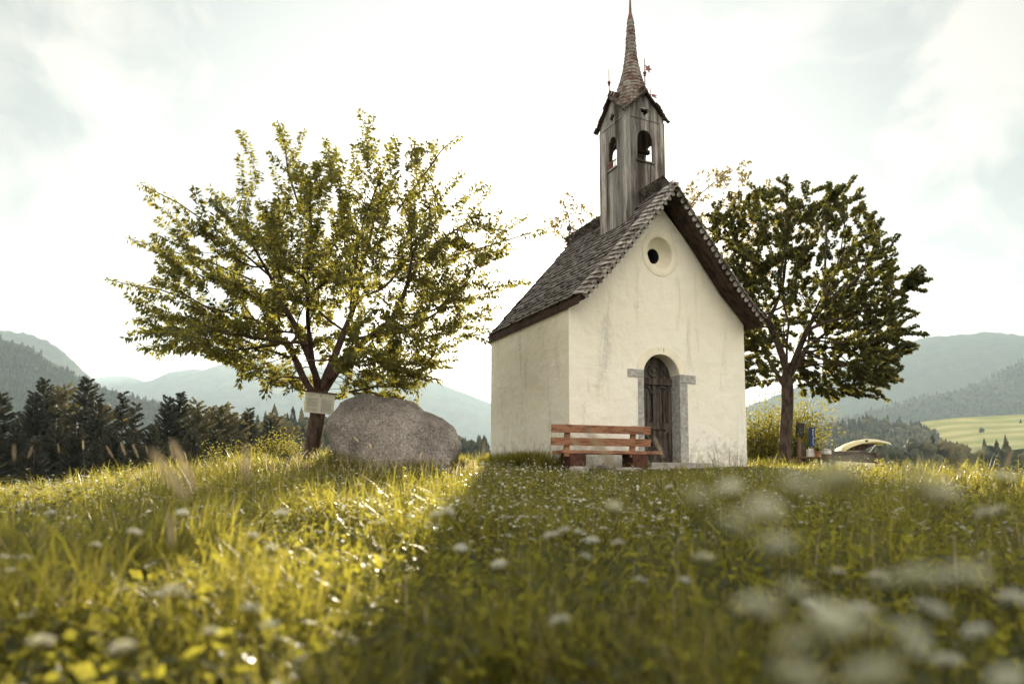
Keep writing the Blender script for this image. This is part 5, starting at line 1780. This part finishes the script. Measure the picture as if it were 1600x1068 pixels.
# the same meadow to the sides of and behind the viewpoint
n = 90000
x = rng.uniform(-9, 9, n); y = rng.uniform(-2.5, 9, n)
k = (np.abs(x) > np.maximum(y + 0.3, 0.6)) ; x, y = x[k], y[k]
hn = vnoise(x * 0.9 + 40, y * 0.9 + 40, 2, 3)
blades('grass', x, y, (0.17 + 0.10 * hn) * rng.uniform(0.4, 1.3, len(x)), rng.uniform(0.004, 0.009, len(x)), rng.uniform(0.1, 1.0, len(x)), M['grass'], 'meadow grass continuing at the sides of the knoll')
# tufts under the left wall and beside the boulder
xs_, ys_ = [], []
for k in range(26):
    f = rng.uniform(0, 1)
    c_ = C(-0.12 - rng.uniform(0, 0.35), -0.1 + f * 3.0, 0)
    m_ = 130
    xs_.append(c_.x + rng.normal(0, 0.10, m_)); ys_.append(c_.y + rng.normal(0, 0.10, m_))
for k in range(26):
    a = rng.uniform(PI, 2 * PI + 0.3)
    m_ = 90
    xs_.append(-1.9 + 1.12 * math.cos(a) + rng.normal(0, 0.08, m_)); ys_.append(11.1 + 0.85 * math.sin(a) + rng.normal(0, 0.08, m_))
xs_ = np.concatenate(xs_); ys_ = np.concatenate(ys_)
k = clear_of_things(xs_, ys_); xs_, ys_ = xs_[k], ys_[k]
blades('grass', xs_, ys_, rng.uniform(0.18, 0.42, len(xs_)), np.full(len(xs_), 0.010), rng.uniform(0.2, 0.9, len(xs_)), M['grass'], 'dark tall tufts of grass at the foot of the chapel side wall and boulder')
# dry pinkish stalks round the boulder and the leaning tree
n = 420
x = rng.uniform(-5.0, -0.4, n); y = rng.uniform(8.6, 10.6, n)
blades('dry_stalks', x, y, rng.uniform(0.25, 0.48, n), rng.uniform(0.006, 0.014, n), rng.uniform(0.1, 0.8, n), M['seed'], 'dry tan stalks in the grass before the boulder')
# broad blades close to the camera
n = 7000
x, y = fan(n, 0.8, 6.0, power=0.8)
blades('grass', x, y, rng.uniform(0.16, 0.36, n) * np.clip(0.35 + y * 0.25, 0, 1.1), rng.uniform(0.006, 0.013, n), rng.uniform(0.2, 1.2, n), M['clover'], 'broad arching grass blades near the camera')

# herb leaves
n = 60000
x, y = fan(n, 0.5, 9.5, power=0.9)
hz_ = 0.04 + (0.17 + 0.07 * vnoise(x + 5, y + 9, 7, 2)) * rng.uniform(0.0, 1, n) ** 0.6
hz_ = np.minimum(hz_, 0.06 + 0.12 * y)
base = np.stack([x, y, ground(x, y) + hz_], 1)
dirs = rng.normal(0, 1, (n, 3)) * np.array([1, 1, 0.45])
d = dirs / np.linalg.norm(dirs, axis=1, keepdims=True)
side = np.cross(d, np.array([0, 0, 1.0]) + rng.normal(0, 0.45, (n, 3))); side /= np.linalg.norm(side, axis=1, keepdims=True)
ln = rng.uniform(0.014, 0.034, n)[:, None]
pr_ = [(0.0, 0.0), (0.25, 0.36), (0.62, 0.44), (0.93, 0.22), (1.0, 0.0), (0.93, -0.22), (0.62, -0.44), (0.25, -0.36)]
Vb = np.stack([base + d * ln * a + side * ln * b for a, b in pr_], 1)
b0 = (np.arange(n) * 8)[:, None]
o = np_mesh('clover_leaves', Vb.reshape(-1, 3), [b0 + np.array([[0, 1, 2, 3, 4, 5, 6, 7]])], M['clover'])
tag(o, 'small rounded herb and clover leaves among the near grass', 'clover', kind='stuff')

# small white flowers by the thousand
n = 17000
x, y = fan(n, 3.0, 13.0, power=0.8)
dn_ = vnoise(x * 0.7 + 11, y * 0.7 + 3, 12, 3) + 0.25 * np.exp(-((x - 0.6) / 1.6) ** 2 - ((y - 9.0) / 2.5) ** 2)
k = clear_of_things(x, y) & (dn_ > -0.02 + 0.25 * rng.uniform(-1, 1, n)) & (near_wall(x, y) > 0.35)
x, y = x[k], y[k]; n = len(x)
hh = (0.20 + 0.06 * rng.normal(0, 1, n)) * near_wall(x, y) + 0.03
cz = ground(x, y) + hh
m_ = 5
Vb = []; 
rad = rng.uniform(0.006, 0.014, n)
tx, ty = rng.normal(0, 0.35, n), rng.normal(0, 0.35, n)
# each head: five or so petals as separate small faces
for k in range(m_):
    a = 2 * PI * k / m_ + rng.uniform(0, 1, n)
    ca, sa = np.cos(a), np.sin(a); cb, sb = np.cos(a + 0.75), np.sin(a + 0.75); cd, sdn = np.cos(a - 0.4), np.sin(a - 0.4)
    def q(cc_, ss_, f): return np.stack([x + cc_ * rad * f, y + ss_ * rad * f, cz + (cc_ * tx + ss_ * ty) * rad * f + 0.1 * rad * f], 1)
    Vb.append(np.stack([q(ca, sa, 0.12), q(cd, sdn, 0.9), q(ca, sa, 1.15), q(cb, sb, 0.9)], 1))
Vb = np.stack(Vb, 1)
b0 = (np.arange(n * m_) * 4)[:, None]
o = np_mesh('wildflowers', Vb.reshape(-1, 3), [b0 + np.array([[0, 1, 2, 3]])], M['petal'])
tag(o, 'tiny white flower heads scattered through the meadow', 'wildflowers', kind='stuff')

# bigger weed leaves near the camera
n = 5200
x, y = fan(n, 0.9, 5.5, power=0.8)
k = vnoise(x * 1.6 + 3, y * 1.6 + 9, 41, 2) > -0.05; x, y = x[k], y[k]; n = len(x)
base = np.stack([x, y, ground(x, y) + np.minimum(rng.uniform(0.05, 0.27, n), 0.05 + 0.11 * y)], 1)
dv_ = rng.normal(0, 1, (n, 3)) * np.array([1, 1, 0.5]) + np.array([0, 0, 0.15])
o = leaves_mesh('weed_leaves', base, dv_, rng.uniform(0.035, 0.085, n), rng.uniform(0.016, 0.040, n), M['clover'], None)
tag(o, 'broad weed leaves low in the near meadow', 'weeds', kind='stuff')

# flat yarrow heads on stalks, more than one could count
n = 1900
x, y = fan(n, 1.6, 9.5, power=0.75)
k = clear_of_things(x, y) & (vnoise(x * 0.8 + 31, y * 0.8 + 13, 22, 2) > -0.15); x, y = x[k], y[k]; n = len(x)
hh = (0.24 + 0.07 * rng.normal(0, 1, n)) * near_wall(x, y) + 0.05
hh = np.minimum(hh, 0.10 + 0.11 * y)
cz = ground(x, y) + hh
m_ = 26
rad = rng.uniform(0.013, 0.027, n)[:, None]
a = rng.uniform(0, 2 * PI, (n, m_)); q_ = np.sqrt(rng.uniform(0, 1, (n, m_)))
px_ = x[:, None] + np.cos(a) * q_ * rad; py_ = y[:, None] + np.sin(a) * q_ * rad
pz_ = cz[:, None] + rng.normal(0, 0.0018, (n, m_)) - q_ ** 2 * rad * 0.25 + np.cos(a) * q_ * rad * rng.normal(0, 0.25, (n, 1))
cen_ = np.stack([px_, py_, pz_], 2).reshape(-1, 3)
nn_ = len(cen_)
u_ = rng.normal(0, 1, (nn_, 3)) * np.array([1, 1, 0.35]); u_ /= np.linalg.norm(u_, axis=1, keepdims=True)
v_ = np.cross(u_, np.array([0, 0, 1.0])); v_ /= np.linalg.norm(v_, axis=1, keepdims=True)
Vb = np.stack([cen_ - u_ * 0.0034, cen_ - v_ * 0.0034, cen_ + u_ * 0.0034, cen_ + v_ * 0.0034], 1)
o = np_mesh('yarrow_flowers', Vb.reshape(-1, 3), [(np.arange(nn_) * 4)[:, None] + np.array([[0, 1, 2, 3]])], M['petal'])
tag(o, 'flat white yarrow heads dotted across the meadow', 'wildflowers', kind='stuff')
blades('flower_stalks', x, y, hh, np.full(n, 0.0022), np.full(n, 0.02), M['grass'], 'thin stalks under the white yarrow heads')
# leafy weeds standing above the grass
n = 1500
x, y = fan(n, 1.6, 11.0, power=0.85)
k = clear_of_things(x, y) & (near_wall(x, y) > 0.5) & (vnoise(x * 0.6 + 3, y * 0.6 + 77, 9, 2) > -0.1); x, y = x[k], y[k]; n = len(x)
hh = np.minimum(rng.uniform(0.22, 0.46, n), 0.08 + 0.12 * y) * near_wall(x, y)
blades('weed_stems', x, y, hh, np.full(n, 0.0035), rng.uniform(0.0, 0.35, n), M['seed'], 'dry weed stalks among the grass')
nl = 14
f_ = rng.uniform(0.25, 1.0, (n, nl)); a = rng.uniform(0, 2 * PI, (n, nl))
base = np.stack([x[:, None] + 0 * f_, y[:, None] + 0 * f_, (ground(x, y) + 0)[:, None] + f_ * hh[:, None]], 2).reshape(-1, 3)
dv_ = np.stack([np.cos(a), np.sin(a), rng.uniform(-0.2, 0.7, (n, nl))], 2).reshape(-1, 3)
nn_ = len(base)
o = leaves_mesh('weed_leaves', base, dv_, rng.uniform(0.02, 0.05, nn_), rng.uniform(0.008, 0.02, nn_), M['clover'], None)
tag(o, 'leaves of taller weeds in the meadow', 'weeds', kind='stuff')

# countable big umbels close to the camera
def umbel_proto(mat_):
    r_ = np.random.default_rng(31)
    root = empty('umbel_flower', (0, 0, 0))
    mb = MB()
    mb.tube([(0, 0, -1.0), (0.01, 0, -0.5), (0, 0, -0.05)], [0.003, 0.0026, 0.002], 5, cap=False)
    heads = []
    for k in range(22):
        a = k * 2.4; rr_ = 0.034 * math.sqrt((k + 0.5) / 22)
        p = Vector((rr_ * math.cos(a), rr_ * math.sin(a), 0.012 - 14.0 * rr_ * rr_))
        mb.tube([(0, 0, -0.05), p], [0.0009, 0.0006], 3, cap=False)
        heads.append(p)
    mb.build('stem', M['grass'], root, world=False)
    fl = MB()
    for p in heads:
        for j in range(15):
            q = p + Vector((r_.normal(0, 0.0048), r_.normal(0, 0.0048), r_.normal(0, 0.003)))
            s_ = 0.0028
            a = r_.uniform(0, PI)
            u_, v_ = Vector((math.cos(a), math.sin(a), r_.normal(0, 0.3))) * s_, Vector((-math.sin(a), math.cos(a), r_.normal(0, 0.3))) * s_
            fl.add([q - u_, q - v_, q + u_, q + v_], [(0, 1, 2, 3)])
    fl.build('flower_head', mat_, root, world=False)
    return root
up1 = umbel_proto(M['umbel']); up2 = umbel_proto(M['petal'])
used = {0: False, 1: False}
ul = 'out of focus umbel of tiny cream flowers close to the camera at the right'
ul2 = 'blurred flat white flower head on a thin stem among near grass'
big = [(1150, 815, .70), (1212, 848, .75), (1196, 792, .72), (1246, 756, .75), (1308, 742, .62), (1438, 742, .62), (1470, 768, .85), (1092, 775, .80), (1185, 945, .72), (1240, 920, .80), (1245, 1000, .66), (1335, 978, .60), (1300, 962, .65), (1420, 985, .72), (1560, 795, 1.5), (1250, 1052, .6), (1362, 1048, .6), (1385, 905, .8), (1440, 900, .75), (1510, 896, .7), (1575, 1058, .7), (1530, 705, 1.6), (1430, 1010, .8), (1570, 745, 1.3), (1140, 760, 1.1), (960, 790, 1.2), (1100, 870, 1.3)]
small = [(1308, 892, 1.5), (1372, 898, 1.4), (1345, 950, .95), (1455, 950, .85), (1525, 985, .85), (1590, 935, .9), (1540, 800, 1.1), (1270, 945, 1.3), (860, 835, 1.9), (880, 828, 1.9), (925, 843, 1.9), (905, 830, 2.1), (965, 847, 1.9), (915, 868, 1.7), (875, 968, 1.3), (700, 798, 1.7), (680, 803, 1.8), (285, 800, 2.3), (395, 835, 2.0), (425, 855, 1.9), (395, 950, 1.3), (420, 975, 1.3), (330, 985, 1.3), (440, 800, 2.0), (270, 920, 1.2), (150, 850, 2.2), (80, 800, 2.6), (210, 830, 2.0), (1000, 905, 1.8), (1045, 760, 3), (720, 855, 2.0), (780, 880, 2.0), (65, 1000, 1.2), (190, 1010, 1.1), (1480, 1030, 0.9), (1070, 905, 1.8)]
for lst, pr_i, pr, lb in ((big, 0, up1, ul), (small, 1, up2, ul2)):
    for (px, py, Y) in lst:
        o = copy_thing(pr) if used[pr_i] else pr
        used[pr_i] = True
        o.location = at(px, py, Y * (0.62 if pr_i == 0 and Y < 1.2 else 0.9))
        s_ = random.uniform(0.8, 1.2) * (0.33 if pr_i == 0 and Y < 1.2 else 0.46)
        o.scale = (s_, s_, s_)
        o.rotation_euler = (random.uniform(-0.35, 0.35), random.uniform(-0.35, 0.35), random.uniform(0, 6))
        tag(o, lb, 'flower', 'cream umbels close to the camera' if pr_i == 0 else 'white flower heads in the near grass')

# tan seed heads of grass
def seed_proto():
    r_ = np.random.default_rng(5)
    root = empty('grass_seed_head', (0, 0, 0))
    mb = MB(); mb.tube([(0.05, 0, -0.75), (0.01, 0, -0.3), (0, 0, 0), (-0.012, 0, 0.08)], [0.0018, 0.0014, 0.001, 0.0005], 4, cap=False)
    mb.build('stem', M['grass'], root, world=False)
    fl = MB()
    for k in range(260):
        f = r_.uniform(0, 1)
        z_ = -0.015 + 0.10 * f; rr_ = 0.0085 * math.sin(PI * (0.1 + 0.85 * f)) * r_.uniform(0.3, 1)
        a = r_.uniform(0, 2 * PI)
        p = Vector((rr_ * math.cos(a), rr_ * math.sin(a), z_)); dv = Vector((math.cos(a) * 0.5, math.sin(a) * 0.5, 1)).normalized() * 0.008
        sv = dv.cross(Vector((math.cos(a), math.sin(a), 0))).normalized() * 0.0016
        fl.add([p, p + dv * 0.5 + sv, p + dv, p + dv * 0.5 - sv], [(0, 1, 2, 3)])
    fl.build('ear', M['seed'], root, world=False)
    return root
sp0 = seed_proto(); first = True
for (px, py, Y, ang) in [(285, 770, .85, -0.55), (300, 755, 1.1, -0.3), (385, 745, 1.0, 0.1), (268, 845, 1.0, -0.5), (955, 722, 1.1, -0.8), (905, 700, 1.5, -0.5), (22, 716, 2.2, 0.0), (45, 712, 3.0, 0.1), (92, 705, 4.0, 0.1), (215, 712, 4.0, -0.3), (195, 708, 4.2, -0.4), (175, 712, 3.8, -0.35), (230, 705, 4.4, -0.2), (755, 712, 3.0, 0.05), (560, 690, 5.0, -0.7), (580, 700, 5.0, -0.6), (545, 708, 5.2, -0.5), (500, 700, 5.5, 0.3), (655, 715, 4.5, 0.4), (1035, 712, 2.5, -0.3), (740, 790, 2.2, -0.7), (130, 700, 4.6, 0.0), (330, 705, 5.5, -0.4), (270, 715, 4.0, -0.2), (1570, 730, 2.0, 0.3), (1500, 745, 3.0, 0.0)]:
    o = sp0 if first else copy_thing(sp0)
    first = False
    o.location = at(px, py, Y)
    o.rotation_euler = (random.uniform(-0.3, 0.3), ang + random.uniform(-0.2, 0.2), random.uniform(-0.5, 0.5))
    s_ = random.uniform(0.45, 0.85); o.scale = (s_, s_, s_)
    tag(o, 'tan seed head of tall grass standing above the meadow', 'grass seed head', 'tall grass seed heads')

# ------------------------------------------------------------------ haze
hz = MB(); hz.bbox(-14000, 14000, -1600, 16500, -49, 1085)
t = NT('valley_haze'); 
pv = t.n('ShaderNodeVolumePrincipled')
pv.inputs['Color'].default_value = (0.66, 0.85, 1.0, 1)
pv.inputs['Density'].default_value = 0.000085
pv.inputs['Anisotropy'].default_value = 0.1
t.l(pv.outputs[0], t.out.inputs['Volume'])
o = hz.build('haze', t.m); tag(o, kind='stuff')
